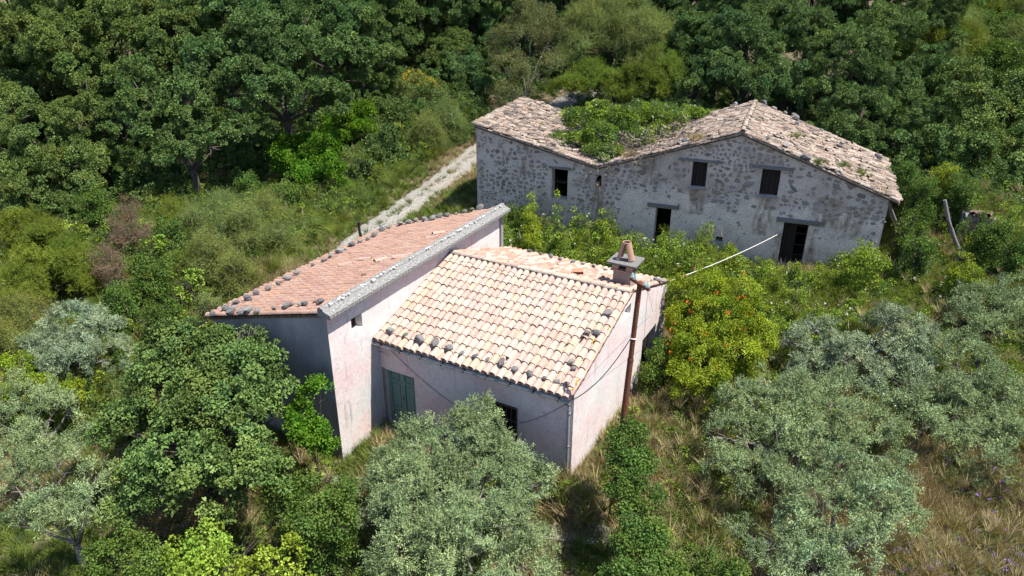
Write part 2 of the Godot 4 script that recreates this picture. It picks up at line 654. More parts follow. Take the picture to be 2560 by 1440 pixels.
func plaster(w: float, h: float, px: int, seed_: int, pink: float, plinth: float) -> StandardMaterial3D:
	var big := noise(0.35, 4, FastNoiseLite.TYPE_SIMPLEX_SMOOTH, seed_)
	var mid := noise(1.7, 4, FastNoiseLite.TYPE_SIMPLEX_SMOOTH, seed_ + 1)
	var fine := noise(9.0, 3, FastNoiseLite.TYPE_SIMPLEX_SMOOTH, seed_ + 2)
	var streak := noise(1.0, 4, FastNoiseLite.TYPE_SIMPLEX_SMOOTH, seed_ + 3)
	var rose := Color(0.55, 0.42, 0.415)
	var worn := Color(0.545, 0.52, 0.505)
	var grey := Color(0.47, 0.465, 0.455)
	var dirt := Color(0.20, 0.19, 0.19)
	var f := func(s: float, t: float) -> Color:
		var u := s * w
		var y := t * h
		var c := mixed(worn, rose, pink + big.get_noise_2d(u, y) * 0.95 + mid.get_noise_2d(u, y) * 0.35)
		var wavy := plinth + 0.1 * mid.get_noise_2d(u * 2.0, 3.0)
		if y < wavy:
			c = mixed(grey, c, 0.15 + mid.get_noise_2d(u * 2.0, y * 2.0))
		c = mixed(c, grey, (big.get_noise_2d(u + 40.0, y * 1.4) - 0.12) * 1.9)
		c = mixed(c, dirt, (streak.get_noise_2d(u * 2.6, y * 0.28 + 9.0) - 0.33) * 1.5)
		if absf(mid.get_noise_2d(u * 0.8 + 20.0, y * 0.5)) < 0.012 and big.get_noise_2d(u * 1.5, y + 60.0) > 0.05:
			c = c * 0.72
		if mid.get_noise_2d(u * 3.0 + 70.0, y * 3.0) > 0.52 - 0.12 * big.get_noise_2d(u, y):
			c = Color(0.36, 0.34, 0.32)
		c = c * (1.0 + 0.1 * fine.get_noise_2d(u, y) + 0.1 * mid.get_noise_2d(u * 2.3, y * 2.3))
		return Color(c.r, c.g, c.b).linear_to_srgb()
	return painted(surface_picture(px, maxi(8, int(px * h / w)), f))

func build_pink_house() -> void:
	var house := thing("pink_farmhouse", "pink plastered farmhouse of two wings under terracotta tile roofs weighted with stones", "house")
	var Z := Vector3(0, 0, 1)
	var X := Vector3(1, 0, 0)
	var rise := 1.27 / 4.46
	# --- low wing
	var front := plaster(6.66, 3.9, 512, 10, 0.75, 0.75)
	var gable := plaster(8.25, 5.5, 512, 20, 0.45, 0.75)
	var flank := plaster(9.95, 5.7, 640, 30, 0.5, 0.9)
	wall("front_wall", house, Vector3(0, 0, -0.25), X, Z, -1.0, [[0.004, 2.86], [6.656, 2.86]], [[0.19, -0.23, 1.30, 1.80], [3.85, 0.6, 4.87, 1.90]], 0.35, front, 0.8)
	# seen from outside, u runs from the front corner to the back
	wall("gable_wall", house, Vector3(6.66, 0, -0.25), -Z, X, -1.0, [[0.004, 2.955], [4.2, 4.17], [8.246, 2.86]], [[3.66, 3.50, 4.2, 3.86], [5.75, -0.1, 7.2, 1.75]], 0.3, gable, 0.8)
	wall("back_wall", house, Vector3(0, 0, -8.5), X, -Z, -1.0, [[0.004, 2.8], [6.656, 2.8]], [], 0.3, gable, 1.2)
	part("floor_slab", box_mesh(Vector3(0.02, -1.0, -8.2), Vector3(6.36, -0.28, -0.6)), M.cement, house)
	# --- tall wing; its rear wall stands askew to the lane
	var roof_y := func(x: float) -> float: return 4.60 + 0.27 * x
	var tops := [[0.0, roof_y.call(-4.8)], [4.796, roof_y.call(0.0)]]
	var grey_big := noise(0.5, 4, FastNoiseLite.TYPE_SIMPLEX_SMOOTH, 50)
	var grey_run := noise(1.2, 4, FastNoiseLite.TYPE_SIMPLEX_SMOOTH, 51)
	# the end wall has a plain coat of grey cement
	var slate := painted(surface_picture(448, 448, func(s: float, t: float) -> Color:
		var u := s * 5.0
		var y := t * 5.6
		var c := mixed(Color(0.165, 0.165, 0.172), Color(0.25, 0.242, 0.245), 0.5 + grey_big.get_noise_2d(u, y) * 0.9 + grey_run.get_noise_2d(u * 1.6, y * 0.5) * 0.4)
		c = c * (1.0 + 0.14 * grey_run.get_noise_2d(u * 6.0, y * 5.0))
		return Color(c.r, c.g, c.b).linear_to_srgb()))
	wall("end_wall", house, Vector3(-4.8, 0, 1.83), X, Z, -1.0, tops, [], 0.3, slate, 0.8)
	wall("flank_wall", house, Vector3(0, 0, 1.83), -Z, X, -1.0, [[0.004, 4.585], [10.03, 4.585]], [[0.97, 3.56, 1.45, 4.02]], 0.32, flank, 0.8)
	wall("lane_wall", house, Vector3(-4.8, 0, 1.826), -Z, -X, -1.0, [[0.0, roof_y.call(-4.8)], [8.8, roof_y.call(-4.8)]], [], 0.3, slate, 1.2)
	var skew := Vector3(-0.004, 0, -8.2) - Vector3(-4.79, 0, -6.98)
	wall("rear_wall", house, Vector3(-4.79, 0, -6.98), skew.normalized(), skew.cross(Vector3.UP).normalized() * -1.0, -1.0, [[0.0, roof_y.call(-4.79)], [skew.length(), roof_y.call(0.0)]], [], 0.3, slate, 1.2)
	# concrete coping along the high edge: raised kerb, sloping shelf, drip lip
	var st := begin()
	var prof := PackedVector2Array([Vector2(-0.16, 4.60), Vector2(-0.16, 4.80), Vector2(-0.12, 4.87), Vector2(-0.03, 4.88), Vector2(0.02, 4.84), Vector2(0.05, 4.79), Vector2(0.27, 4.71), Vector2(0.285, 4.70), Vector2(0.285, 4.60), Vector2(0.27, 4.585), Vector2(0.0, 4.59)])
	for i in 16:
		prism(st, prof, Transform3D(Basis(X, Vector3.UP, Z), Vector3(rng.randf_range(-0.004, 0.004), rng.randf_range(-0.004, 0.004), -8.27 + i * 0.64)), 0.64)
	part("coping", done(st), M.cement, house)
	# dabs of white mortar along the kerb
	st = begin()
	for i in 70:
		var p := Vector3(rng.randf_range(-0.03, 0.04), 4.86 + rng.randf_range(-0.03, 0.01), rng.randf_range(-8.1, 1.8))
		box(st, p - Vector3(0.03, 0.02, 0.04), p + Vector3(0.035, 0.018, 0.05), 0.018)
	part("mortar_dabs", done(st), matte(lin(0.62, 0.61, 0.6), 0.95, M.grain, 2.0), house).set_meta("kind", "stuff")
	# --- roofs
	var tile := tile_mesh(0.46, 0.080, 0.107, 0.84, 0.017)
	var new_cols := [Color(0.56, 0.42, 0.355), Color(0.585, 0.465, 0.385), Color(0.51, 0.355, 0.30), Color(0.60, 0.495, 0.40), Color(0.53, 0.38, 0.335), Color(0.57, 0.43, 0.325)]
	var red_cols := [Color(0.43, 0.27, 0.205), Color(0.46, 0.305, 0.235), Color(0.38, 0.235, 0.18), Color(0.45, 0.30, 0.235), Color(0.46, 0.28, 0.20), Color(0.42, 0.265, 0.215)]
	var down := Vector3(0, -rise, 1.0).normalized()
	var front_roof := Node3D.new()
	front_roof.name = "front_roof"
	house.add_child(front_roof)
	var always := func(_s, _t): return true
	var slope := tile_slope(Vector3(0.0, 2.90, 0.0), X, down, 6.68, 4.55, 6.64 / 29.0, 0.372, always, 0.8, M.new_tile, 0.004)
	lay(front_roof, slope, tile, M.new_tile, new_cols, M.tile_many, 300)
	st = begin()
	prism(st, PackedVector2Array([Vector2(-0.05, 2.87), Vector2(-4.46, 2.87 + 4.41 * rise), Vector2(-8.65, 2.74), Vector2(-8.65, 2.66), Vector2(-4.46, 4.03), Vector2(-0.05, 2.80)]), Transform3D(Basis(Vector3(0, 0, 1), Vector3.UP, X), Vector3(0.0, 0, 0)), 6.36)
	part("roof_deck", done(st), M.deck, front_roof)
	st = begin()
	for i in 29:
		var cx := (i + 0.5) * 6.6 / 29.0
		box(st, Vector3(cx - 0.08, 2.86, -0.09), Vector3(cx + 0.08, 2.965, -0.045), 0.006)
	part("eave_mortar", done(st), M.mortar, front_roof).set_meta("kind", "stuff")
	var back_roof := Node3D.new()
	back_roof.name = "back_roof"
	house.add_child(back_roof)
	var back_rise := (4.27 - 2.96) / 4.06
	slope = tile_slope(Vector3(0.0, 2.86, -8.54), X, Vector3(0, -back_rise, -1.0).normalized(), 6.6, 4.15, 6.6 / 29.0, 0.372, always, 0.7, M.new_tile, 0.003)
	var back_cols := red_cols.slice(0, 3) + new_cols.slice(0, 3)
	lay(back_roof, slope, tile, M.new_tile, back_cols, M.tile_many, 0)
	# ridge: mortar bed and fifteen capping tiles
	st = begin()
	var xr := 0.0
	while xr < 6.6:
		box(st, Vector3(xr, 4.10, -4.60), Vector3(minf(xr + 0.33, 6.62), 4.27, -4.30), 0.015)
		xr += 0.33
	part("ridge_mortar", done(st), M.mortar, front_roof)
	var cap := tile_mesh(0.50, 0.115, 0.135, 0.8, 0.014)
	for i in 15:
		var b := Basis(Vector3(0, 0, -1), Vector3.UP, X).rotated(Vector3.UP, rng.randfn(0, 0.03)).rotated(Z, 0.03)
		part("ridge_tile", cap, M.new_tile[rng.randi() % 6], front_roof, Transform3D(b, Vector3(0.02 + i * 0.44, 4.225, -4.45 + rng.randfn(0, 0.01))))
	# verge: half tiles bedded on the gable, orange lichen on them
	var lichen := matte(lin(0.55, 0.27, 0.05), 0.95)
	st = begin()
	for e in [[6.53, -0.36], [6.56, -0.52], [6.52, -0.62], [6.55, -3.42], [6.56, -2.7], [6.40, -2.08], [6.52, -0.47]]:
		for q in 5:
			var p := Vector3(e[0] + rng.randfn(0, 0.035), 0, e[1] + rng.randfn(0, 0.05))
			p.y = 3.005 - p.z * rise + rng.randf_range(-0.02, 0.01)
			box(st, p - Vector3.ONE * 0.02, p + Vector3(0.025, 0.015, 0.03), 0.014)
	part("lichen", done(st), lichen, front_roof).set_meta("kind", "stuff")
	# tall wing roof: one plane falling to the lane, cut off obliquely by the lane wall
	var tall_roof := Node3D.new()
	tall_roof.name = "tall_roof"
	house.add_child(tall_roof)
	st = begin()
	var dk := [Vector3(-0.02, 4.63, 1.86), Vector3(-4.95, 3.30, 1.86), Vector3(-4.95, 3.30, -7.02), Vector3(-0.02, 4.63, -8.3)]
	quad(st, dk[0], dk[1], dk[2], dk[3])
	var lower := Vector3(0, -0.08, 0)
	quad(st, dk[0] + lower, dk[1] + lower, dk[2] + lower, dk[3] + lower)
	for i in 4:
		quad(st, dk[i], dk[(i + 1) % 4], dk[(i + 1) % 4] + lower, dk[i] + lower)
	part("roof_deck", done(st), M.deck, tall_roof)
	var fall := Vector3(-1, -0.27, 0).normalized()
	# s runs back from the front verge, t up from the low edge
	var in_wedge := func(s: float, t: float) -> bool:
		var x := -5.0 + t * 0.965
		var z := 1.9 - s
		return z > lerpf(-7.08, -8.36, (x + 4.95) / 4.95) and x < -0.1
	slope = tile_slope(Vector3(-5.02, 4.63 - 5.02 * 0.27 + 0.005, 1.9), -Z, fall, 10.25, 5.15, 0.218, 0.36, in_wedge, 1.0, M.new_tile, 0.006)
	lay(tall_roof, slope, tile, M.new_tile, red_cols, M.tile_many, 0)
	# tiles that lie loose on it
	for e in [[1005, 640, 0.5, 0.5], [955, 647, 1.2, 0.3], [918, 648, 0.2, 0.45], [1085, 593, 0.3, 0.5], [1100, 582, 1.0, 0.3], [1020, 636, 0.7, 0.4], [870, 660, 0.4, 0.3]]:
		var p := on_plane(e[0], e[1], Vector3(0, 4.74, 0), Vector3(-0.27, 1, 0))
		var b := Basis(Vector3(0, 0, 1), Vector3.UP, -X).rotated(Vector3.UP, e[2]).rotated(X, rng.randf_range(-0.2, 0.2)).rotated(Z, 0.26)
		part("slipped_tile", tile, M.new_tile[2], tall_roof, Transform3D(b, p + Vector3(0.2, 0.06, 0)))
	# --- chimney
	var chimney := Node3D.new()
	chimney.name = "chimney"
	house.add_child(chimney)
	var ch := matte(lin(0.42, 0.31, 0.27), 0.95, M.fine, 1.1)
	var clay := matte(lin(0.50, 0.30, 0.23), 0.85, M.fine, 1.2)
	part("stack", box_mesh(Vector3(5.73, 3.6, -5.72), Vector3(6.34, 4.50, -5.2), 0.006), ch, chimney)
	part("ledge", box_mesh(Vector3(5.66, 4.502, -5.80), Vector3(6.41, 4.545, -5.12), 0.006), clay, chimney)
	for c in [[5.70, 5.90], [6.17, 6.37]]:
		for d in [[-5.76, -5.60], [-5.32, -5.16]]:
			part("brick_pier", box_mesh(Vector3(c[0], 4.547, d[0]), Vector3(c[1], 4.74, d[1]), 0.008), clay, chimney)
	part("brick_pier", box_mesh(Vector3(5.76, 4.547, -5.6), Vector3(5.86, 4.735, -5.33), 0.006), clay, chimney)
	part("flue", box_mesh(Vector3(5.9, 4.547, -5.55), Vector3(6.15, 4.73, -5.4), 0.0), M.black, chimney)
	part("slab", box_mesh(Vector3(5.55, 4.742, -5.92), Vector3(6.52, 4.80, -5.04), 0.012), relief(matte(lin(0.23, 0.22, 0.21), 0.95, M.grain, 2.0), M.bumps, 1.0), chimney)
	var pot := tile_mesh(0.60, 0.125, 0.155, 1.0, 0.016, 8)
	for sgn in [-1.0, 1.0]:
		# two half pipes set on end, leaning together
		var d: Vector3 = Vector3(sgn * 0.14, -0.60, 0).normalized()
		var outward := Vector3(sgn, 0.0, 0.0)
		var yy := (outward - d * outward.dot(d)).normalized()
		part("pot_tile", pot, clay, chimney, Transform3D(Basis(yy.cross(d), yy, d), Vector3(6.03 + sgn * 0.012, 5.395, -5.46)))
	var ring_st := begin()
	var rp := []
	for k in 17:
		rp.append(Vector3(6.03 + cos(TAU * k / 16) * 0.128, 5.40, -5.46 + sin(TAU * k / 16) * 0.118))
	cable(ring_st, rp, 0.018, 6)
	part("pot_rim", done(ring_st), clay, chimney)
	# --- rain gutter and downpipe
	st = begin()
	var gp := PackedVector2Array()
	for k in 9:
		var a := PI + PI * k / 8.0
		gp.append(Vector2(cos(a) * 0.06, sin(a) * 0.06))
	for k in 9:
		var a := TAU - PI * k / 8.0
		gp.append(Vector2(cos(a) * 0.052, sin(a) * 0.052))
	prism(st, gp, Transform3D(Basis(Vector3(0, 0, 1), Vector3.UP, X), Vector3(0.01, 2.84, 0.02)), 6.6)
	part("gutter", done(st), M.zinc, house)
	var pipe := [Vector3(6.54, 2.80, 0.02), Vector3(6.54, 2.72, 0.0), Vector3(6.55, 2.60, -0.17), Vector3(6.55, 2.5, -0.19), Vector3(6.56, 0.05, -0.19)]
	part("downpipe", tube_mesh(pipe, [0.04, 0.04, 0.04, 0.04, 0.04], 9), M.zinc, house)
	for y in [2.3, 1.2, 0.35]:
		part("pipe_bracket", box_mesh(Vector3(6.505, y, -0.25), Vector3(6.605, y + 0.03, -0.145)), M.zinc, house)
	for i in 9:
		part("gutter_bracket", box_mesh(Vector3(0.3 + i * 0.75, 2.775, -0.05), Vector3(0.32 + i * 0.75, 2.86, 0.085)), M.iron, house)
	# --- door: two leaves, each with three sunk panels
	var door := Node3D.new()
	door.name = "door"
	house.add_child(door)
	tag(door, "weathered teal double door of panelled wood", "")
	for leaf in 2:
		var x0 := 0.21 + leaf * 0.535
		var x1 := x0 + 0.53
		var L := Node3D.new()
		L.name = "leaf"
		door.add_child(L, true)
		part("board", box_mesh(Vector3(x0 + 0.01, -0.21, -0.43), Vector3(x1 - 0.01, 1.78, -0.41)), M.door, L)
		for r in [[x0, x0 + 0.085, -0.22, 1.79], [x1 - 0.085, x1, -0.22, 1.79]]:
			part("stile", box_mesh(Vector3(r[0], r[2], -0.409), Vector3(r[1], r[3], -0.375), 0.003), M.door, L)
		for r in [[-0.22, -0.08], [0.27, 0.37], [1.33, 1.42], [1.70, 1.79]]:
			part("rail", box_mesh(Vector3(x0 + 0.087, r[0], -0.409), Vector3(x1 - 0.087, r[1], -0.378), 0.003), M.door, L)
		for r in [[-0.03, 0.22], [0.44, 1.26], [1.47, 1.65]]:
			part("panel", box_mesh(Vector3(x0 + 0.125, r[0], -0.409), Vector3(x1 - 0.125, r[1], -0.392), 0.004), M.door, L)
	part("lock", box_mesh(Vector3(0.735, 0.72, -0.374), Vector3(0.765, 0.9, -0.36)), M.iron, door)
	part("door_step", box_mesh(Vector3(0.02, -0.62, -0.24), Vector3(1.5, -0.24, 0.22), 0.015), M.cement, house)
	part("door_surround", box_mesh(Vector3(0.06, -0.24, -0.249), Vector3(0.185, 1.84, -0.235), 0.004), M.cement, house)
	# --- windows
	var win := Node3D.new()
	win.name = "window"
	house.add_child(win)
	tag(win, "dark window behind a rusty iron grille", "")
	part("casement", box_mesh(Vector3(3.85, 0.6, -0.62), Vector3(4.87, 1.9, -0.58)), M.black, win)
	var bars := begin()
	for i in 8:
		var x := 3.80 + i * 0.16
		box(bars, Vector3(x - 0.009, 0.55, -0.19), Vector3(x + 0.009, 1.93, -0.172))
	part("bars", done(bars), M.iron, win)
	for y in [0.56, 1.0, 1.45, 1.90]:
		part("crossbar", box_mesh(Vector3(3.78, y, -0.171), Vector3(4.94, y + 0.03, -0.155)), M.iron, win)
	for x in [3.77, 4.93]:
		part("grille_stile", box_mesh(Vector3(x, 0.55, -0.2), Vector3(x + 0.025, 1.94, -0.15)), M.iron, win)
	for e in [[Vector3(-0.3, 3.565, 0.38), Vector3(-0.27, 4.015, 0.86)], [Vector3(6.36, 3.5, -4.44), Vector3(6.38, 3.86, -3.92)], [Vector3(6.38, -0.1, -7.44), Vector3(6.40, 1.75, -6.01)]]:
		part("shutter", box_mesh(e[0], e[1]), M.dark_wood, house)
	# green netting over the rear opening
	# wires stapled to the front
	st = begin()
	cable(st, sag(Vector3(0.28, 2.74, -0.22), Vector3(2.75, 1.33, -0.23), 0.12), 0.008, 4)
	cable(st, sag(Vector3(0.05, 2.42, -0.2), Vector3(0.5, 2.38, -0.12), -0.05, 8), 0.008, 4)
	cable(st, sag(Vector3(5.0, 1.42, -0.23), Vector3(6.52, 2.66, -0.2), 0.10), 0.007, 4)
	part("wall_wire", done(st), M.wire, house)

func on_plane(px: float, py: float, p0: Vector3, n: Vector3) -> Vector3:
	var d := view * Vector3((px - 1280.0) / FOCAL, (720.0 - py) / FOCAL, -1.0)
	return EYE + d * ((p0 - EYE).dot(n) / d.dot(n))

# ---------------------------------------------------------------- stone house
const B0 := Vector3(-6.003, 0, -16.161)
var BU := Vector3(cos(-0.134), 0, sin(-0.134))
var BV := Vector3(sin(-0.134), 0, -cos(-0.134))

func bp(u: float, y: float, v: float) -> Vector3:
	return B0 + BU * u + Vector3.UP * y + BV * v

func stone_top(u: float) -> float:
	for s in [[0.0, 5.62, 6.38, 4.15], [6.38, 4.15, 12.85, 6.38], [12.85, 6.38, 19.3, 4.18]]:
		if u <= s[2]:
			return lerpf(s[1], s[3], (u - s[0]) / (s[2] - s[0]))
	return 4.1

const OPENINGS := [[1.5, -0.3, 2.65, 1.42], [4.05, 2.35, 4.88, 3.9], [9.35, 0.2, 10.1, 2.52], [10.85, 3.74, 11.52, 4.94], [13.92, 3.70, 14.70, 4.90], [15.2, 0.45, 16.25, 2.55], [6.3, 3.25, 6.6, 3.8], [12.3, 1.18, 12.62, 1.44]]

func build_stone_house() -> void:
	var house := thing("stone_house", "abandoned rubble stone house with a sagging valley roof of weathered tiles", "house")
	var w := 19.2
	var h := 6.9
	var big := noise(0.28, 4, FastNoiseLite.TYPE_SIMPLEX_SMOOTH, 60)
	var mid := noise(1.3, 4, FastNoiseLite.TYPE_SIMPLEX_SMOOTH, 61)
	var speck := noise(4.5, 4, FastNoiseLite.TYPE_SIMPLEX_SMOOTH, 62)
	var run := noise(1.0, 3, FastNoiseLite.TYPE_SIMPLEX_SMOOTH, 63)
	# rust-brown runs below the sills and the valley spout: u, top y, length, half width
	var runs := [[11.2, 3.7, 1.3, 0.55], [14.25, 3.66, 1.9, 0.5], [6.5, 3.4, 2.4, 0.35], [15.0, 2.5, 1.8, 0.2], [16.5, 2.4, 1.6, 0.25], [16.9, 3.9, 1.4, 0.6], [6.55, 3.3, 3.0, 0.22], [17.9, 3.6, 1.5, 0.7], [2.6, 5.0, 1.6, 0.4], [9.0, 5.0, 1.4, 0.5]]
	var f := func(s: float, t: float) -> Color:
		var u := s * w
		var y := t * h - 0.5
		var lime := Color(0.48, 0.415, 0.375)
		var bare := Color(0.36, 0.305, 0.27)
		var buff := Color(0.60, 0.51, 0.44)
		var c := mixed(lime, bare, 0.35 + big.get_noise_2d(u, y) * 1.3 + mid.get_noise_2d(u, y) * 0.8)
		# the later coat of render on the lower right half ends in a ragged line
		var edge := 3.1 + 0.9 * mid.get_noise_2d(u * 0.5, 7.0) + (0.0 if u > 8.0 else -3.0 * clampf((8.0 - u) / 2.0, 0.0, 1.0))
		if y < edge + 0.2 * speck.get_noise_2d(u, y):
			c = mixed(buff, lime, 0.3 + mid.get_noise_2d(u + 9.0, y) * 1.2)
		for q in runs:
			var d: float = absf(u - q[0] + 0.15 * mid.get_noise_2d(u * 2.0, y)) / q[3]
			var k: float = (q[1] - y) / q[2]
			if d < 1.0 and k > 0.0 and k < 1.0:
				c = mixed(c, Color(0.20, 0.145, 0.095), (0.42 + run.get_noise_2d(u * 3.5, y * 0.9) * 0.9 + mid.get_noise_2d(u * 2.0, y * 2.0) * 0.5) * (1.0 - d * d))
		c = mixed(c, Color(0.12, 0.115, 0.115), (speck.get_noise_2d(u * 2.0, y * 2.6) - 0.24) * 2.6)
		c = c * (1.0 + 0.22 * speck.get_noise_2d(u * 2.5, y * 2.5))
		return Color(c.r, c.g, c.b).linear_to_srgb()
	var front_look := painted(surface_picture(1400, 500, f), 0.97)
	var tops := []
	for u in [0.0, 6.38, 12.85, 19.2]:
		tops.append([u, stone_top(u)])
	var front := wall("front_wall", house, B0, BU, -BV, -0.5, tops, OPENINGS, 0.55, front_look, 0.22, 0.05, 6.4)
	wall("left_wall", house, B0 - BU * 0.03, BV, -BU, -0.5, [[0.03, 5.62], [7.2, 5.62]], [], 0.5, front_look, 0.4, 0.05, 6.4)
	wall("right_wall", house, bp(19.23, 0, 0), BV, BU, -0.5, [[0.03, 4.15], [7.2, 4.15]], [], 0.5, front_look, 0.4, 0.05, 6.4)
	wall("back_wall", house, bp(0, 0, 7.2), BU, BV, -0.5, tops, [], 0.5, front_look, 1.0, 0.0, 6.4)
	part("upper_floor", boxed(0.5, 18.7, 3.0, 3.12, 0.56, 6.7), M.dark_wood, house)
	# rubble showing through the mortar: the larger ones singly, the rest together
	var pal := [Color(0.375, 0.325, 0.29), Color(0.42, 0.36, 0.315), Color(0.275, 0.24, 0.23), Color(0.42, 0.345, 0.28), Color(0.34, 0.275, 0.23), Color(0.46, 0.415, 0.38)]
	var looks := []
	for c in pal:
		looks.append(relief(matte(lin(c.r, c.g, c.b), 0.97, M.grain, 2.6), M.bumps, 1.5))
	var shapes := []
	for i in 9:
		shapes.append(rubble(300 + i))
	var placed := []
	var course := 0.15
	while course < 6.35:
		var tall := rng.randf_range(0.10, 0.27)
		var u := rng.randf_range(0.0, 0.2)
		while u < 19.1:
			var wide := tall * rng.randf_range(0.6, 2.1)
			var cu := u + wide / 2
			var cy := course + tall / 2 + 0.16 * mid.get_noise_2d(cu, course * 0.5)
			u += wide + rng.randf_range(0.01, 0.05)
			var edge := 3.1 + 0.9 * mid.get_noise_2d(cu * 0.5, 7.0)
			var bare := 0.72 + big.get_noise_2d(cu + 30.0, cy) * 1.3
			if cu > 7.6 and cy < edge:
				bare = 0.05
			if cu > 18.6 or cu < 0.5:
				bare += 0.2
			if cy > stone_top(cu) - 0.17 or rng.randf() > bare:
				continue
			var bad := false
			for o in OPENINGS:
				if cu > o[0] - wide * 0.5 - 0.04 and cu < o[2] + wide * 0.5 + 0.04 and cy > o[1] - tall * 0.5 - 0.1 and cy < o[3] + tall * 0.5 + 0.2:
					bad = true
			if not bad:
				placed.append([cu, cy, wide * tall, wide * 0.52, tall * 0.52])
		course += tall + 0.015
	placed.sort_custom(func(a, b): return a[2] > b[2])
	var lumps := noise(1.1, 3, FastNoiseLite.TYPE_SIMPLEX_SMOOTH, 77)
	var rest := []
	for i in placed.size():
		var p: Array = placed[i]
		var at := bp(p[0], p[1], 0) - BV * (lumps.get_noise_2d(p[0], p[1]) * 0.05 + 0.002)
		var b := Basis(BU, Vector3.UP, -BV).rotated(BV, rng.randfn(0, 0.26)) * Basis.from_scale(Vector3(p[3] * rng.randf_range(0.7, 1.15), p[4] * rng.randf_range(0.65, 1.15), rng.randf_range(0.012, 0.05)))
		if i < 300:
			part("rubble_stone", shapes[i % 9], looks[[0, 1, 1, 3, 5, 0, 3, 4, 2, 5][rng.randi() % 10]], front, Transform3D(b, at))
		else:
			rest.append([Transform3D(b, at), pal[[0, 1, 1, 3, 5, 0, 3, 4, 2, 5][rng.randi() % 10]]])
	var many := matte(Color.WHITE, 0.97, M.grain, 2.6)
	many.vertex_color_use_as_albedo = true
	for k in 3:
		batch("small_rubble", shapes[k * 2], many, rest.slice(rest.size() * k / 3, rest.size() * (k + 1) / 3), [], front)
	# lintels
	for e in [[13.45, 15.2, 4.93, 5.06], [10.2, 12.15, 4.95, 5.04], [8.95, 10.45, 2.54, 2.72], [14.85, 16.75, 2.57, 2.75], [1.35, 2.9, 1.43, 1.58], [3.9, 5.05, 3.9, 4.0]]:
		part("lintel", boxed(e[0], e[1], e[2], e[3], -0.10, 0.3, 0.02), M.grey_wood, house)
	for e in [[10.75, 11.6, 3.66, 3.735], [13.85, 14.75, 3.62, 3.695]]:
		part("sill", boxed(e[0], e[1], e[2], e[3], -0.09, 0.3, 0.015), M.stone[3], house)
	# shutters in the upper windows, made of boards
	for o in [OPENINGS[3], OPENINGS[4]]:
		var sh := Node3D.new()
		sh.name = "shutter"
		house.add_child(sh, true)
		var bw: float = (o[2] - o[0]) / 4.0
		for i in 4:
			part("board", boxed(o[0] + i * bw + 0.006, o[0] + (i + 1) * bw - 0.006, o[1], o[3], 0.2, 0.235, 0.004), M.dark_wood, sh)
	var dr := Node3D.new()
	dr.name = "door"
	house.add_child(dr, true)
	for i in 3:
		part("board", boxed(15.23 + i * 0.19, 15.41 + i * 0.19, 0.46, 2.5, 0.35, 0.385, 0.006), M.dark_wood, dr)
	for y in [0.9, 1.4, 1.95, 2.3]:
		part("door_bar", boxed(15.5, 16.24, y, y + 0.05, 0.33, 0.349, 0.005), M.dark_wood, dr)
	part("drain_spout", tube_mesh([bp(6.45, 3.32, -0.25), bp(6.45, 3.38, 0.3)], [0.07, 0.07], 8), matte(lin(0.5, 0.34, 0.24), 0.9, M.grain, 2.0), house)
	# --- roof planes: outer left pane, valley pane, right pane
	var tile := tile_mesh(0.45, 0.076, 0.101, 0.8, 0.017)
	var broken := tile_mesh(0.36, 0.082, 0.094, 0.78, 0.014, 6, 0.09)
	var cols := [Color(0.36, 0.275, 0.22), Color(0.43, 0.34, 0.275), Color(0.28, 0.225, 0.185), Color(0.48, 0.395, 0.325), Color(0.37, 0.26, 0.20), Color(0.18, 0.15, 0.13)]
	# [u low, y low, u high, y high, singly laid tiles, called]
	for e in [[6.45, 4.20, -0.12, 5.73, 70, "left_roof"], [6.35, 4.20, 12.86, 6.43, 50, "valley_roof"], [19.62, 4.05, 12.84, 6.43, 180, "right_roof"]]:
		var roof := Node3D.new()
		roof.name = e[5]
		house.add_child(roof)
		var lo := bp(e[0], e[1], -0.14)
		var hi := bp(e[2], e[3], -0.14)
		var D := (lo - hi).normalized()
		var up := (lo - hi).length()
		var st := begin()
		var n := 10
		for i in n:
			for k in n:
				var q := []
				for c in [[i, k], [i + 1, k], [i + 1, k + 1], [i, k + 1]]:
					var p: Vector3 = lo.lerp(hi, c[0] / float(n)) + BV * (7.45 * c[1] / n)
					p.y += -0.03 - 0.10 * sin(PI * c[1] / n) * sin(PI * c[0] / n)
					q.append(p)
				quad(st, q[0], q[1], q[2], q[3])
				quad(st, q[0] + Vector3(0, -0.07, 0), q[1] + Vector3(0, -0.07, 0), q[2] + Vector3(0, -0.07, 0), q[3] + Vector3(0, -0.07, 0))
		part("roof_deck", done(st), M.deck, roof)
		var sink := func(s: float, t: float) -> bool: return true
		var slope := tile_slope(lo, BV, D, 7.45, up, 0.207, 0.345, sink, 3.3, M.old_tile, 0.03)
		for list in [slope.covers, slope.pans]:
			for q in list:
				var rel: Vector3 = q[0].origin - lo
				q[0].origin.y -= 0.10 * sin(PI * clampf(rel.dot(BV) / 7.45, 0, 1)) * sin(PI * clampf(-rel.dot(D) / up, 0, 1))
		lay(roof, slope, tile, M.old_tile, cols, M.tile_old_many, e[4])
		var shards := []
		for i in 110:
			var s := rng.randf_range(0.1, 7.3)
			var t := rng.randf_range(0.3, up - 0.4)
			var p := lo + BV * s - D * t + Vector3.UP * 0.13
			p.y -= 0.10 * sin(PI * s / 7.45) * sin(PI * t / up)
			shards.append([Transform3D(Basis(BV, Vector3.UP, D).rotated(Vector3.UP, rng.randf_range(-1.2, 1.2)).rotated(BV, rng.randf_range(-0.3, 0.3)), p), cols[rng.randi() % 6]])
		batch("broken_tiles", broken, M.tile_old_many, shards, [], roof)
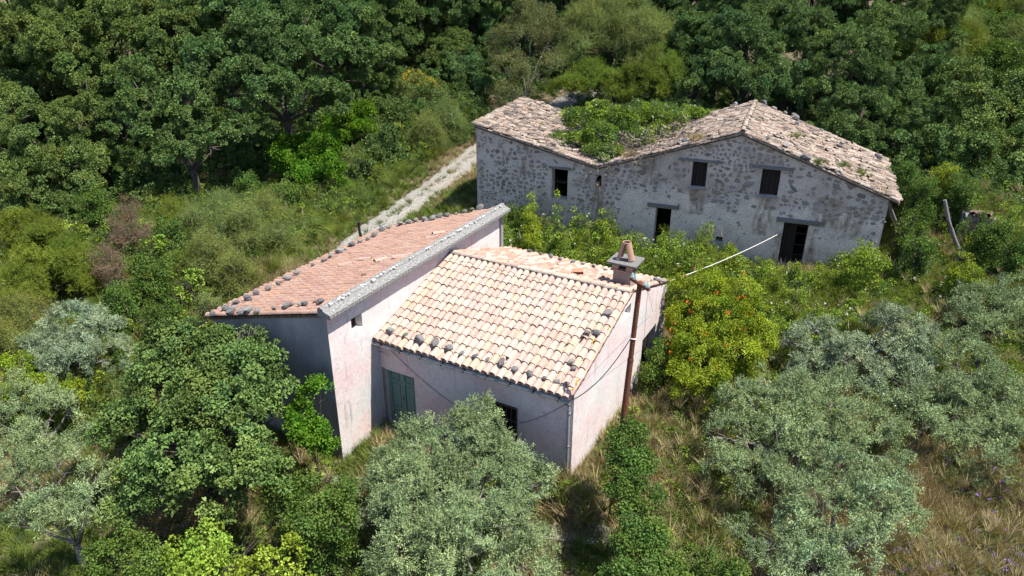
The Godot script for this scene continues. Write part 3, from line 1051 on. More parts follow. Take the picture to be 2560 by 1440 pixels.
		if e[5] == "right_roof":
			var cap := tile_mesh(0.46, 0.11, 0.125, 0.85, 0.015)
			for i in 18:
				var c := BV * -1.0
				var b := Basis(Vector3.UP.cross(c), Vector3.UP, c).rotated(Vector3.UP, rng.randfn(0, 0.06)).rotated(BU, -0.02)
				part("ridge_tile", cap, M.old_tile[[1, 3, 0][rng.randi() % 3]], roof, Transform3D(b, bp(12.85, 6.50 + rng.randfn(0, 0.008), 0.26 + i * 0.412)))
		# verge tiles bedded along the top of the front wall
		var edge := begin()
		var m := int(up / 0.34)
		for i in m:
			var p := lo.lerp(hi, (i + 0.5) / m) + BV * 0.07
			var c := [p - D * 0.16 - Vector3(0, 0.03, 0), p + D * 0.16 - Vector3(0, 0.03, 0)]
			tube(edge, c, [0.05, 0.058], 7)
		part("verge_mortar", done(edge), matte(lin(0.40, 0.33, 0.27), 0.95, M.grain, 2.0), roof)

func boxed(u0: float, u1: float, y0: float, y1: float, v0: float, v1: float, wob := 0.0) -> ArrayMesh:
	var st := begin()
	var v := []
	for i in 8:
		v.append(bp(u1 if i & 1 else u0, y1 if i & 2 else y0, v0 if i & 4 else v1) + rv() * wob)
	quad(st, v[4], v[6], v[7], v[5])
	quad(st, v[1], v[3], v[2], v[0])
	quad(st, v[5], v[7], v[3], v[1])
	quad(st, v[0], v[2], v[6], v[4])
	quad(st, v[2], v[3], v[7], v[6])
	quad(st, v[0], v[4], v[5], v[1])
	return done(st)

# the face of a stone in a wall: a low, cut dome over an irregular outline (unit radius, z outwards)
func rubble(s: int) -> ArrayMesh:
	var r := RandomNumberGenerator.new()
	r.seed = s
	var st := begin()
	var n := 7
	var outer := []
	var inner := []
	for k in n:
		var a := TAU * (k + r.randf_range(-0.4, 0.4)) / n
		var q := r.randf_range(0.55, 1.22)
		outer.append(Vector3(cos(a) * q, sin(a) * q, -0.4))
		inner.append(Vector3(cos(a) * q * 0.8, sin(a) * q * 0.8, r.randf_range(0.55, 0.95)))
	for k in n:
		var m := (k + 1) % n
		quad(st, outer[k], inner[k], inner[m], outer[m])
		tri(st, inner[k], Vector3(0.05, 0.04, 1.0), inner[m])
	return done(st)

# ---------------------------------------------------------------- smaller things
var rocks := []

func weigh_down(list: Array, p0: Vector3, n: Vector3, size: float, label: String, group: String) -> void:
	for e in list:
		var p := on_plane(e[0], e[1], p0, n)
		var s: float = size * rng.randf_range(0.62, 1.3) * (e[2] if e.size() > 2 else 1.0)
		var up := n.normalized()
		var x := up.cross(Vector3(0.3, 0.1, 1)).normalized()
		var b := Basis(x, up, x.cross(up)).rotated(up, rng.randf_range(0, TAU)) * Basis.from_scale(Vector3(s * rng.randf_range(0.85, 1.3), s * rng.randf_range(0.7, 1.05), s))
		tag(part("roof_stone", rocks[rng.randi() % rocks.size()], M.stone[rng.randi() % 4], self, Transform3D(b, p + up * s * 0.35)), label, "stone", group)

func build_objects() -> void:
	for i in 8:
		rocks.append(rock(900 + i, rng.randf_range(0.6, 0.85)))
	var z1 := func(l: Array) -> Array: return l.map(func(e): return [480 + e[0] / 3.2, 480 + e[1] / 3.2])
	var tall := Vector3(-0.27, 1, 0)
	weigh_down(z1.call([[450, 862], [515, 818], [610, 778], [690, 738], [765, 698], [840, 658], [970, 586], [1055, 553], [1115, 516], [1185, 483], [1230, 464], [1280, 428], [1345, 402], [1410, 379], [1465, 347], [1525, 306], [1580, 287], [1670, 262], [1735, 250], [1790, 237], [1865, 228], [1930, 215], [1980, 202], [2045, 193], [2115, 178], [2185, 162], [2240, 147], [2305, 136]]),
		Vector3(0, 4.78, 0), tall, 0.15, "grey stone in the row along the lane edge of the tall roof", "stones along the lane edge")
	weigh_down(z1.call([[165, 985], [275, 936], [355, 892], [340, 938], [315, 975], [400, 968], [460, 956], [525, 960], [655, 936], [770, 917], [870, 905], [905, 900], [1035, 886]]),
		Vector3(0, 4.78, 0), tall, 0.145, "grey stone on the tall roof above the dark end wall", "stones above the dark end wall")
	var rise := 1.27 / 4.46
	var front := Vector3(0, 1, rise)
	weigh_down([[1125, 872], [1155, 885], [1188, 891], [1218, 899], [1255, 909], [1288, 924], [1326, 936], [1360, 946], [1393, 954], [1418, 960], [1014, 838]],
		Vector3(0, 3.02, 0), front, 0.115, "small grey stone in the row above the gutter", "stones above the gutter")
	weigh_down([[977, 830, 1.2], [1052, 851, 1.35], [1090, 860, 1.25]], Vector3(0, 3.02, 0), front, 0.125, "large flat pale slate stone above the gutter near the tall wing", "pale flat stones")
	weigh_down([[1428, 906], [1434, 924, 1.2], [1467, 835], [1491, 835]], Vector3(0, 3.02, 0), front, 0.12, "dark stone lying on the peach tiles beside the gable edge", "stones beside the gable edge")
	weigh_down([[1521, 785]], Vector3(0, 3.02, 0), front, 0.17, "single large dark stone on the peach tiles below the chimney", "")
	var back := Vector3(0, 1, -(4.27 - 2.96) / 4.06)
	weigh_down([[1323, 630], [1350, 636], [1377, 643], [1400, 649], [1432, 656], [1457, 661, 1.2], [1483, 667, 1.3], [1514, 676], [1640, 700], [1652, 703, 1.2], [1628, 703]], Vector3(0, 3.0, -8.54), back, 0.14, "grey stone on the rear slope of the low roof by its eave", "stones on the rear eave")
	weigh_down([[1508, 695]], Vector3(0, 3.0, -8.54), back, 0.13, "grey stone on the rear slope close beside the chimney", "")
	# on the stone house
	var r0 := bp(12.85, 6.53, 0)
	var rn := (bp(19.62, 4.15, 0) - r0).cross(BV).normalized()
	rn = rn if rn.y > 0 else -rn
	var z5 := func(l: Array) -> Array: return l.map(func(e): return [1660 + e[0] / 3.0, 220 + e[1] / 3.0, e[2]])
	weigh_down(z5.call([[750, 118, 1.4], [825, 160, 1.0], [905, 195, 1.2], [980, 228, 1.3], [990, 275, 0.8], [1180, 322, 1.0], [1330, 420, 1.0], [1600, 525, 1.0]]), r0, rn, 0.19, "rounded stone along the rear edge of the weathered ridge roof", "stones along the rear edge")
	weigh_down(z5.call([[640, 320, 1.0], [770, 385, 1.1], [905, 445, 1.2], [1060, 530, 1.3], [1325, 638, 1.1], [1230, 600, 0.8]]), r0, rn, 0.16, "rounded stone near the front edge of the weathered ridge roof", "stones near the front edge of the ridge roof")
	var l0 := bp(12.85, 6.53, 0)
	var ln := (bp(6.35, 4.3, 0) - l0).cross(BV).normalized()
	ln = ln if ln.y > 0 else -ln
	weigh_down(z5.call([[45, 435, 1.1], [120, 420, 0.8], [160, 405, 1.2], [535, 130, 1.2], [430, 345, 0.8]]), l0, ln, 0.17, "pale stone on the inner slope facing the bramble valley", "stones on the inner slope")
	# hollow brick
	var bt := Transform3D(Basis.from_euler(Vector3(0.31, 0.5, 0)), Vector3(4.48, 4.12, -5.29))
	var brick := part("hollow_brick", box_mesh(Vector3(-0.17, -0.05, -0.09), Vector3(0.17, 0.07, 0.09), 0.004), matte(lin(0.5, 0.25, 0.17), 0.9, M.fine, 2.0), self, bt)
	tag(brick, "hollow red brick lying on the tiles behind the ridge", "brick")
	for i in 4:
		part("hole", box_mesh(Vector3(-0.15 + i * 0.08, -0.02, 0.092), Vector3(-0.10 + i * 0.08, 0.04, 0.094)), M.black, brick)
	build_pole()
	# leaning timbers, posts, sheet
	var prop := log_mesh(pd(2221, 505, 30.9), on_land(2262, 606), 0.085, 0.1)
	tag(part("timber_prop", prop, M.grey_wood, self), "leaning timber prop under the corner of the stone house roof", "timber")
	var foot := on_land(2404, 672)
	tag(part("leaning_log", log_mesh(pd(2362, 500, 31.3), foot + Vector3(0, 0.1, 0), 0.075, 0.11), M.grey_wood, self), "weathered grey log leaning over the weeds beside the stone house", "log")
	var sheet := begin()
	var sp := on_land(2372, 690)
	for i in 22:
		var a := sp + Vector3(0.055 * i, 0.03 * sin(i * PI * 0.5), 0)
		var b := sp + Vector3(0.055 * (i + 1), 0.03 * sin((i + 1) * PI * 0.5), 0)
		var tilt := Vector3(0.25, 1.15, -0.55)
		quad(sheet, a, a + tilt, b + tilt, b)
		quad(sheet, a + Vector3(0, 0, 0.006), b + Vector3(0, 0, 0.006), b + tilt + Vector3(0, 0, 0.006), a + tilt + Vector3(0, 0, 0.006))
	tag(part("corrugated_sheet", done(sheet), M.sheet, self), "corrugated metal sheet propped against the leaning log", "sheet")
	var pf := on_land(912, 622)
	tag(part("fence_post", log_mesh(pf + Vector3(-0.12, 1.35, 0.1), pf - Vector3(0, 0.2, 0), 0.06, 0.07), M.dark_wood, self), "dark wooden post standing beside the gravel lane", "post")
	build_ruin()
	# rocks in front of the house
	var r1 := on_land(800, 1195)
	tag(part("boulder", rock(950, 0.5), M.stone[1], self, Transform3D(Basis.from_scale(Vector3(0.75, 0.55, 0.6)), r1 + Vector3(0, 0.05, 0))), "flat grey boulder below the dark end wall", "boulder")
	var r2 := on_land(830, 1425)
	tag(part("boulder", rock(951, 0.4), M.stone[2], self, Transform3D(Basis.from_scale(Vector3(0.9, 0.6, 0.7)), r2)), "dark rock ledge among the shrubs below the olive", "boulder")
	# broken boards near the downpipe
	var bd := on_land(1412, 1285)
	for e in [[0.0, 0.3, 0.9, 0.1], [0.12, -0.5, 1.0, 0.07], [-0.1, 1.1, 0.7, 0.12], [0.2, 1.9, 0.8, 0.06], [-0.2, 2.5, 0.6, 0.09]]:
		var b := Basis.from_euler(Vector3(rng.randf_range(-0.2, 0.2), e[1], rng.randf_range(-0.15, 0.15)))
		tag(part("broken_board", box_mesh(Vector3(-e[2] / 2, 0, -e[3] / 2), Vector3(e[2] / 2, 0.03, e[3] / 2), 0.012), M.grey_wood, self, Transform3D(b, bd + Vector3(e[0], 0.08 + 0.035 * rng.randf(), e[0] * 0.5))), "grey broken board on the bare ground below the downpipe", "board", "broken boards below the downpipe")
	var slab := on_land(1440, 1322)
	tag(part("paving_slab", box_mesh(Vector3(-0.9, -0.1, -0.5), Vector3(0.9, 0.06, 0.5), 0.06), M.cement, self, Transform3D(Basis.from_euler(Vector3(0, 0.4, 0)), slab)), "pale concrete slab on the ground near the broken boards", "slab")

func log_mesh(a: Vector3, b: Vector3, ra: float, rb: float) -> ArrayMesh:
	var pts := []
	var rr := []
	var side := (b - a).cross(Vector3(0.4, 0.2, 0.9)).normalized()
	for i in 8:
		var t := i / 7.0
		pts.append(a.lerp(b, t) + side * 0.06 * sin(t * 5.0))
		rr.append(lerpf(ra, rb, t) * rng.randf_range(0.88, 1.12))
	return tube_mesh(pts, rr, 8)

func build_ruin() -> void:
	var at := on_land(2446, 628)
	var ruin := thing("stone_shed", "ruined little stone shed with a few tiles left in the thicket", "shed", at)
	var st := begin()
	for row in 7:
		for k in 4:
			var p := Vector3(-0.75 + k * 0.3 + (0.15 if row % 2 else 0.0), row * 0.24, 0)
			box(st, p + Vector3(-0.14, 0, -0.25), p + Vector3(0.14, 0.225, 0.25), 0.03)
		for k in 5:
			var p := Vector3(-0.85, row * 0.24, -0.35 - k * 0.3)
			box(st, p + Vector3(-0.2, 0, -0.14), p + Vector3(0.2, 0.225, 0.14), 0.03)
	part("wall", done(st), M.stone[1], ruin)
	var tile := tile_mesh(0.45, 0.09, 0.105, 0.78, 0.014)
	for i in 4:
		for j in 3:
			var b := Basis(Vector3(-1, 0, 0), Vector3.UP, Vector3(0, 0, -1)).rotated(Vector3.UP, rng.randfn(0, 0.12)).rotated(Vector3(1, 0, 0), -0.3)
			part("roof_tile", tile, M.old_tile[rng.randi() % 5], ruin, Transform3D(b, Vector3(-0.65 + i * 0.21, 1.86 - j * 0.11, 0.3 - j * 0.35)))
	part("roof_deck", box_mesh(Vector3(-0.75, 1.68, -0.8), Vector3(0.2, 1.72, 0.3), 0.03), M.deck, ruin)

func build_pole() -> void:
	var foot := Vector3(8.24, -0.7, 0.66)
	var head := pd(1600, 706, 17.5)
	var pole := thing("utility_pole", "rusty steel utility pole with glass insulators leaning beside the gable", "pole", foot)
	var top := head - foot
	for s in [[-0.04, 0.36, 0.092], [0.355, 0.72, 0.078], [0.715, 1.0, 0.066]]:
		part("pole_section", tube_mesh([top * s[0], top * s[1]], [s[2], s[2] * 0.96], 12), M.rust, pole)
	for s in [0.36, 0.72]:
		part("joint_ring", tube_mesh([top * (s - 0.006), top * (s + 0.006)], [0.094 if s < 0.5 else 0.08, 0.094 if s < 0.5 else 0.08], 12), M.rust, pole)
	part("cap", tube_mesh([top - Vector3(0, 0.01, 0), top + Vector3(0, 0.03, 0)], [0.085, 0.05], 10), M.rust, pole)
	var arm_dir := Vector3(0.84, -0.02, 0.54).normalized()
	part("crossarm", box_on(top + Vector3(0, -0.05, 0), arm_dir, 0.36, 0.03, 0.035), M.rust, pole)
	for k in [-0.31, -0.17, 0.19, 0.31]:
		var p: Vector3 = top + arm_dir * k + Vector3(0, -0.02, 0)
		var ins := part("insulator", tube_mesh([p + Vector3(0, 0.03, 0), p + Vector3(0, 0.05, 0), p + Vector3(0, 0.085, 0), p + Vector3(0, 0.10, 0), p + Vector3(0, 0.13, 0), p + Vector3(0, 0.145, 0)], [0.045, 0.05, 0.038, 0.028, 0.034, 0.015], 10), M.glass, pole)
		part("pin", tube_mesh([p, p + Vector3(0, 0.06, 0)], [0.01, 0.01], 6), M.iron, ins)
	var t := top * 0.80
	var band := begin()
	var ring := []
	for k in 13:
		ring.append(t + Vector3(cos(TAU * k / 12) * 0.075, 0.02 * sin(TAU * k / 12), sin(TAU * k / 12) * 0.075))
	cable(band, ring, 0.014, 5)
	part("clamp", done(band), M.white_cable, pole)
	var st := begin()
	cable(st, sag(foot + t + Vector3(-0.05, 0, 0.05), Vector3(6.60, 2.84, 0.0), 0.32, 18), 0.012, 5)
	tag(part("service_wire", done(st), M.wire, self), "dark wire sagging from the rusty pole to the gutter corner", "wire")
	st = begin()
	cable(st, sag(Vector3(6.70, 3.02, -8.35), bp(15.1, 2.0, -0.02), 0.12, 20), 0.013, 5)
	tag(part("overhead_cable", done(st), M.white_cable, self), "pale cable strung from the pink house to the stone house door", "cable")
	st = begin()
	cable(st, sag(foot + top + arm_dir * 0.31 + Vector3(0, 0.08, 0), Vector3(6.74, 1.6, -5.9), -0.05, 14), 0.004, 4)
	cable(st, sag(foot + top + arm_dir * 0.19 + Vector3(0, 0.08, 0), Vector3(6.74, 2.6, -6.6), -0.05, 14), 0.004, 4)
	tag(part("thin_wire", done(st), M.wire, self), "thin wires hanging from the insulators to the gable", "wire")

func box_on(c: Vector3, d: Vector3, half: float, hy: float, hz: float) -> ArrayMesh:
	var st := begin()
	var side := d.cross(Vector3.UP).normalized()
	prism(st, PackedVector2Array([Vector2(-hz, -hy), Vector2(hz, -hy), Vector2(hz, hy), Vector2(-hz, hy)]), Transform3D(Basis(side, Vector3.UP, d), c - d * half), half * 2.0)
	return done(st)

# ---------------------------------------------------------------- leaves
var S := {}

class Leaves:
	var v := PackedVector3Array()
	var n := PackedVector3Array()
	var c := PackedColorArray()
	func tri(a: Vector3, b: Vector3, d: Vector3, nn: Vector3, col: Color) -> void:
		if (b - a).cross(d - a).dot(nn) < 0.0:
			v.append(a); v.append(b); v.append(d)
		else:
			v.append(a); v.append(d); v.append(b)
		n.append(nn); n.append(nn); n.append(nn)
		c.append(col); c.append(col); c.append(col)
	# a leaf folded along its midrib
	func leaf(base: Vector3, dir: Vector3, up: Vector3, length: float, wide: float, col: Color, fold := 0.25, full := true) -> void:
		var side := dir.cross(up).normalized()
		var nn := side.cross(dir).normalized()
		var tip := base + dir * length - nn * length * 0.12
		var lift := nn * wide * fold
		if full:
			var m1 := base + dir * length * 0.32
			var m2 := base + dir * length * 0.68
			var l1 := m1 + side * wide * 0.42 + lift
			var l2 := m2 + side * wide * 0.5 + lift
			var r1 := m1 - side * wide * 0.42 + lift
			var r2 := m2 - side * wide * 0.5 + lift
			var nl := (nn - side * fold).normalized()
			var nr := (nn + side * fold).normalized()
			tri(base, l1, l2, nl, col); tri(base, l2, tip, nl, col)
			tri(base, r2, r1, nr, col); tri(base, tip, r2, nr, col)
		else:
			var m := base + dir * length * 0.5
			tri(base, m + side * wide * 0.5 + lift, tip, (nn - side * fold).normalized(), col)
			tri(base, tip, m - side * wide * 0.5 + lift, (nn + side * fold).normalized(), col)
	func blade(base: Vector3, dir: Vector3, droop: float, length: float, wide: float, col: Color) -> void:
		var side := dir.cross(Vector3(0.2, 0.3, 0.9)).normalized() * wide
		var p := base
		var d := dir
		var seg := 4
		for i in seg:
			var q := p + d * (length / seg)
			var w0 := 1.0 - float(i) / seg
			var w1 := 1.0 - float(i + 1) / seg
			var nn := side.cross(d).normalized()
			tri(p - side * w0, q - side * w1, p + side * w0, nn, col)
			if i < seg - 1:
				tri(p + side * w0, q - side * w1, q + side * w1, nn, col)
			p = q
			d = (d + Vector3(0, -droop, 0)).normalized()
	func mesh() -> ArrayMesh:
		var a := []
		a.resize(Mesh.ARRAY_MAX)
		a[Mesh.ARRAY_VERTEX] = v
		a[Mesh.ARRAY_NORMAL] = n
		a[Mesh.ARRAY_COLOR] = c
		var m := ArrayMesh.new()
		m.add_surface_from_arrays(Mesh.PRIMITIVE_TRIANGLES, a)
		return m

func shade(lo := 0.72, hi := 1.28) -> Color:
	var k := rng.randf_range(lo, hi)
	return Color(k * rng.randf_range(0.92, 1.1), k, k * rng.randf_range(0.85, 1.1))

# rosettes of broad leaves on a few short shoots
func broad_spray(reach: float, count: int, length: float, wide: float, fold := 0.3) -> ArrayMesh:
	var L := Leaves.new()
	for i in count:
		var d := (rdir() + Vector3(0, 0.35, 0)).normalized()
		var base := d * reach * rng.randf_range(0.25, 0.75)
		base.y *= 0.75
		var dir := (d + rv() * 0.7).normalized()
		var up := (Vector3(0, 1, 0) + rv() * 0.55 + d * 0.3).normalized()
		L.leaf(base, dir, up, length * rng.randf_range(0.75, 1.2), wide * rng.randf_range(0.8, 1.15), shade(), fold)
	return L.mesh()

# long shoots with paired narrow leaves
func shoot_spray(shoots: int, reach: float, pairs: int, length: float, wide: float, upward := 0.5) -> ArrayMesh:
	var L := Leaves.new()
	for s in shoots:
		var d := (rdir() + Vector3(0, upward, 0)).normalized()
		var bend := rv() * 0.5
		for i in pairs:
			var t := (i + 0.6) / pairs
			var p := d * reach * t + bend * reach * t * t * 0.4
			var side := d.cross(rdir()).normalized()
			for sg in [-1.0, 1.0]:
				var dir: Vector3 = (d * 0.75 + side * sg).normalized()
				L.leaf(p, dir, (Vector3(0, 1, 0) + rv() * 0.9).normalized(), length * rng.randf_range(0.7, 1.15), wide, shade(0.65, 1.35), 0.15, false)
	return L.mesh()

func tussock(blades: int, length: float, wide: float, spread: float, droop: float) -> ArrayMesh:
	var L := Leaves.new()
	for i in blades:
		var a := rng.randf_range(0, TAU)
		var out := Vector3(cos(a), 0, sin(a))
		var lean := spread * sqrt(rng.randf())
		L.blade(out * rng.randf_range(0.0, 0.06), (Vector3.UP + out * lean).normalized(), droop * rng.randf_range(0.4, 1.4), length * rng.randf_range(0.55, 1.1), wide, shade(0.7, 1.3))
	return L.mesh()

func make_species() -> void:
	# mesh, material, darkest and lightest leaf colour, sprays per square metre, upward turn
	S.oak = [broad_spray(0.27, 74, 0.085, 0.052), M.oak, Color(0.064, 0.114, 0.031), Color(0.134, 0.202, 0.062), 6.8, 0.55]
	S.holm_oak = [broad_spray(0.26, 76, 0.075, 0.046), M.oak, Color(0.064, 0.114, 0.031), Color(0.134, 0.202, 0.062), 6.8, 0.55]
	S.fig = [broad_spray(0.24, 58, 0.08, 0.048), M.oak, Color(0.074, 0.122, 0.030), Color(0.156, 0.22, 0.058), 9.0, 0.5]
	S.olive = [shoot_spray(15, 0.27, 6, 0.072, 0.018, 0.9), M.olive, Color(0.128, 0.18, 0.076), Color(0.262, 0.335, 0.158), 8.0, 0.6]
	S.silver = [shoot_spray(15, 0.27, 6, 0.070, 0.018, 0.9), M.olive, Color(0.155, 0.20, 0.105), Color(0.295, 0.355, 0.21), 8.0, 0.6]
	S.bramble = [broad_spray(0.23, 40, 0.07, 0.047, 0.2), M.soft, Color(0.13, 0.20, 0.022), Color(0.28, 0.385, 0.055), 10.0, 0.8]
	S.vivid = [broad_spray(0.22, 40, 0.075, 0.045), M.soft, Color(0.06, 0.14, 0.010), Color(0.13, 0.24, 0.020), 12.0, 0.7]
	S.heath = [shoot_spray(14, 0.27, 7, 0.042, 0.015, 1.0), M.soft, Color(0.085, 0.118, 0.014), Color(0.17, 0.21, 0.028), 14.0, 0.9]
	S.feather = [shoot_spray(11, 0.36, 9, 0.04, 0.013, 0.4), M.soft, Color(0.12, 0.158, 0.044), Color(0.235, 0.285, 0.095), 14.0, 0.6]
	S.yellow = [broad_spray(0.22, 44, 0.055, 0.034), M.soft, Color(0.13, 0.185, 0.012), Color(0.26, 0.32, 0.028), 14.0, 0.7]
	S.tawny = [broad_spray(0.34, 22, 0.07, 0.04), M.soft, Color(0.12, 0.125, 0.045), Color(0.20, 0.19, 0.08), 9.0, 0.5]
	S.elm = [broad_spray(0.21, 40, 0.065, 0.038), M.soft, Color(0.06, 0.115, 0.020), Color(0.125, 0.19, 0.04), 14.0, 0.6]
	S.dead = [shoot_spray(9, 0.28, 7, 0.045, 0.010, 0.9), M.twig, Color(0.11, 0.078, 0.052), Color(0.20, 0.15, 0.105), 13.0, 0.9]
	S.green_grass = [tussock(22, 0.46, 0.010, 0.7, 0.18), M.blade, Color(0.075, 0.12, 0.022), Color(0.17, 0.22, 0.05), 0.0, 0.0]
	S.dry_grass = [tussock(22, 0.52, 0.010, 0.8, 0.16), M.blade, Color(0.22, 0.17, 0.085), Color(0.42, 0.34, 0.19), 0.0, 0.0]
	S.petal = [broad_spray(0.05, 8, 0.05, 0.04), M.soft, Color(0.6, 0.55, 0.55), Color(0.8, 0.78, 0.78), 0.0, 0.0]
	S.orange = [broad_spray(0.05, 8, 0.055, 0.045), M.soft, Color(0.55, 0.10, 0.02), Color(0.7, 0.18, 0.03), 0.0, 0.0]
	S.gold = [broad_spray(0.06, 10, 0.05, 0.04), M.soft, Color(0.55, 0.40, 0.01), Color(0.75, 0.55, 0.03), 0.0, 0.0]
	S.purple = [broad_spray(0.06, 10, 0.05, 0.035), M.soft, Color(0.22, 0.13, 0.38), Color(0.36, 0.24, 0.55), 0.0, 0.0]
	S.stalk = [shoot_spray(5, 0.5, 1, 0.45, 0.004, 0.2), M.twig, Color(0.16, 0.13, 0.10), Color(0.27, 0.23, 0.19), 0.0, 0.0]

func put(buf: PackedFloat32Array, p: Vector3, y: Vector3, s: float, c: Color) -> void:
	var x := y.cross(rdir()).normalized() * s
	var z := x.cross(y).normalized() * s
	var yy := y * s
	buf.append_array(PackedFloat32Array([x.x, yy.x, z.x, p.x, x.y, yy.y, z.y, p.y, x.z, yy.z, z.z, p.z, c.r, c.g, c.b, 1.0]))

func tone(sp: Array, warm := 0.0) -> Color:
	var t := rng.randf()
	var a: Color = sp[2]
	var b: Color = sp[3]
	return Color(lerpf(a.r, b.r, t) * (1.0 + warm), lerpf(a.g, b.g, t), lerpf(a.b, b.b, t) * (1.0 - warm))

# leaf sprays over clumps that sit on lobes; lobes are [centre, radius] relative to the thing's base
func foliage(called: String, parent: Node, species: String, lobes: Array, dens := 1.0, size := 1.0, clump := 0.31, flat := 0.9) -> void:
	var sp: Array = S[species]
	var buf := PackedFloat32Array()
	var tint := rng.randfn(0.0, 0.02 if species in ["olive", "silver", "fig"] else 0.05)
	for lobe in lobes:
		var c: Vector3 = lobe[0]
		var r: float = lobe[1]
		var n := clampi(int(9 + r * 4.5), 9, 24)
		for i in n:
			var d := rdir()
			if d.y < -0.35:
				d.y *= -0.6
				d = d.normalized()
			var cr := r * clump * rng.randf_range(0.45, 1.5)
			var cc := c + d * (r - cr * 0.7) * rng.randf_range(0.75, 1.08) * Vector3(1, flat, 1)
			var warm := rng.randfn(0, 0.03 if species in ["olive", "silver"] else 0.06) + tint
			var bright := rng.randf_range(0.75, 1.22)
			var count := int(sp[4] * dens * 12.57 * cr * cr * 0.62)
			if species in ["fig", "olive", "silver"] and rng.randf() < 0.25:
				count = count / 4
			for k in count:
				var e := rdir()
				if e.dot(d) < -0.3:
					e = -e
				var p := cc + e * cr * pow(rng.randf(), 0.5) * Vector3(1.1, 0.8, 1.1) * rng.randf_range(0.9, 1.25)
				put(buf, p, (e * 0.7 + d * 0.3 + rv() * 0.55 + Vector3(0, sp[5], 0)).normalized(), size * rng.randf_range(0.65, 1.3), tone(sp, warm) * bright)
		# stray sprays between the clumps
		for k in int(sp[4] * dens * 12.57 * r * r * 0.05):
			var d := rdir()
			d.y = absf(d.y) if rng.randf() < 0.6 else d.y
			put(buf, c + d * r * rng.randf_range(0.55, 1.12) * Vector3(1, flat, 1), (d * 0.6 + rv() * 0.6 + Vector3(0, sp[5], 0)).normalized(), size * rng.randf_range(0.5, 1.1), tone(sp, tint))
	swarm(called, sp[0], sp[1], buf, parent)

func speckle(called: String, parent: Node, species: String, lobes: Array, count: int, size := 1.0, upper := 0.0) -> void:
	var sp: Array = S[species]
	var buf := PackedFloat32Array()
	for i in count:
		var l: Array = lobes[rng.randi() % lobes.size()]
		var d := rdir()
		d.y = maxf(d.y, -0.2) + upper
		put(buf, l[0] + d.normalized() * l[1] * rng.randf_range(0.85, 1.08), (d + rv() * 0.3).normalized(), size * rng.randf_range(0.7, 1.3), tone(sp))
	swarm(called, sp[0], sp[1], buf, parent)

func limbs(parent: Node, lobes: Array, r: float, bark: Material, called := "trunk") -> void:
	var mid := Vector3.ZERO
	for l in lobes:
		mid += l[0] / lobes.size()
	var st := begin()
	var fork := Vector3(mid.x * 0.4, maxf(mid.y * 0.42, 0.3), mid.z * 0.4)
	tube(st, [Vector3(0, -0.3, 0), fork * 0.5 + rv() * 0.08, fork], [r * 1.25, r, r * 0.85], 8, false)
	for l in lobes:
		var a: Vector3 = fork.lerp(l[0], 0.5) + rv() * l[1] * 0.2
		tube(st, [fork, a, l[0]], [r * 0.5, r * 0.3, r * 0.14], 6, false)
		for k in 5:
			var e: Vector3 = l[0] + rdir() * l[1] * 0.85
			tube(st, [a.lerp(l[0], 0.6), a.lerp(e, 0.55) + rv() * 0.1, e], [r * 0.18, r * 0.1, r * 0.03], 4, false)
	part(called, done(st), bark, parent)

# lobes given as [px, py, radius in px, depth]
func lobes_px(list: Array, base: Vector3) -> Array:
	return list.map(func(e): return [pd(e[0], e[1], e[3]) - base, e[2] / FOCAL * e[3]])

func auto_lobes(c: Vector3, R: float) -> Array:
	var out := [[c, R * 0.55]]
	var a0 := rng.randf_range(0, TAU)
	for ring in [[6, -0.1, 0.62], [5, -0.62, 0.72], [4, 0.48, 0.4]]:
		for i in ring[0]:
			var a: float = a0 + TAU * (i + ring[1]) / ring[0] + rng.randf_range(-0.35, 0.35)
			out.append([c + Vector3(cos(a) * ring[2], ring[1] + rng.randf_range(-0.18, 0.18), sin(a) * ring[2]) * R * rng.randf_range(0.85, 1.12), R * rng.randf_range(0.28, 0.42)])
	out.append([c + Vector3(rng.randf_range(-0.2, 0.2), 0.78, rng.randf_range(-0.2, 0.2)) * R, R * 0.3])
	return out

func grow(called: String, label: String, category: String, species: String, base: Vector3, lobes: Array, trunk: float, opts := {}) -> Node3D:
	var t := thing(called, label, category, base, opts.get("group", ""))
	if category == "shrub":
		for l in lobes.duplicate():
			var k: float = l[0].y - l[1] * 0.8
			while k > l[1] * 0.4:
				lobes.append([Vector3(l[0].x * 0.9, k, l[0].z * 0.9), l[1] * 0.9])
				k -= l[1] * 1.1
	limbs(t, lobes, trunk, opts.get("bark", M.bark), "trunk" if category == "tree" else "stem")
	foliage("crown" if category == "tree" else "foliage", t, species, lobes, opts.get("dens", 1.0), opts.get("size", 1.0), opts.get("clump", 0.31))
	return t

# the ground below a lobe's pixel and depth
func below(px: float, py: float, depth: float) -> Vector3:
	var p := pd(px, py, depth)
	return Vector3(p.x, land(p.x, p.z), p.z)

func px_tree(called: String, label: String, category: String, species: String, list: Array, trunk: float, opts := {}) -> Node3D:
	var b := Vector3.ZERO
	for e in list:
		b += pd(e[0], e[1], e[3]) / list.size()
	b.y = land(b.x, b.z)
	if opts.has("root"):
		b = opts.root
	return grow(called, label, category, species, b, lobes_px(list, b), trunk, opts)

func round_tree(called: String, label: String, species: String, px: float, py: float, r: float, depth: float, opts := {}) -> Node3D:
	var b := below(px, py, depth)
	var c := pd(px, py, depth) - b
	return grow(called, label, opts.get("category", "tree"), species, b, auto_lobes(c, r / FOCAL * depth), opts.get("trunk", 0.16), opts)

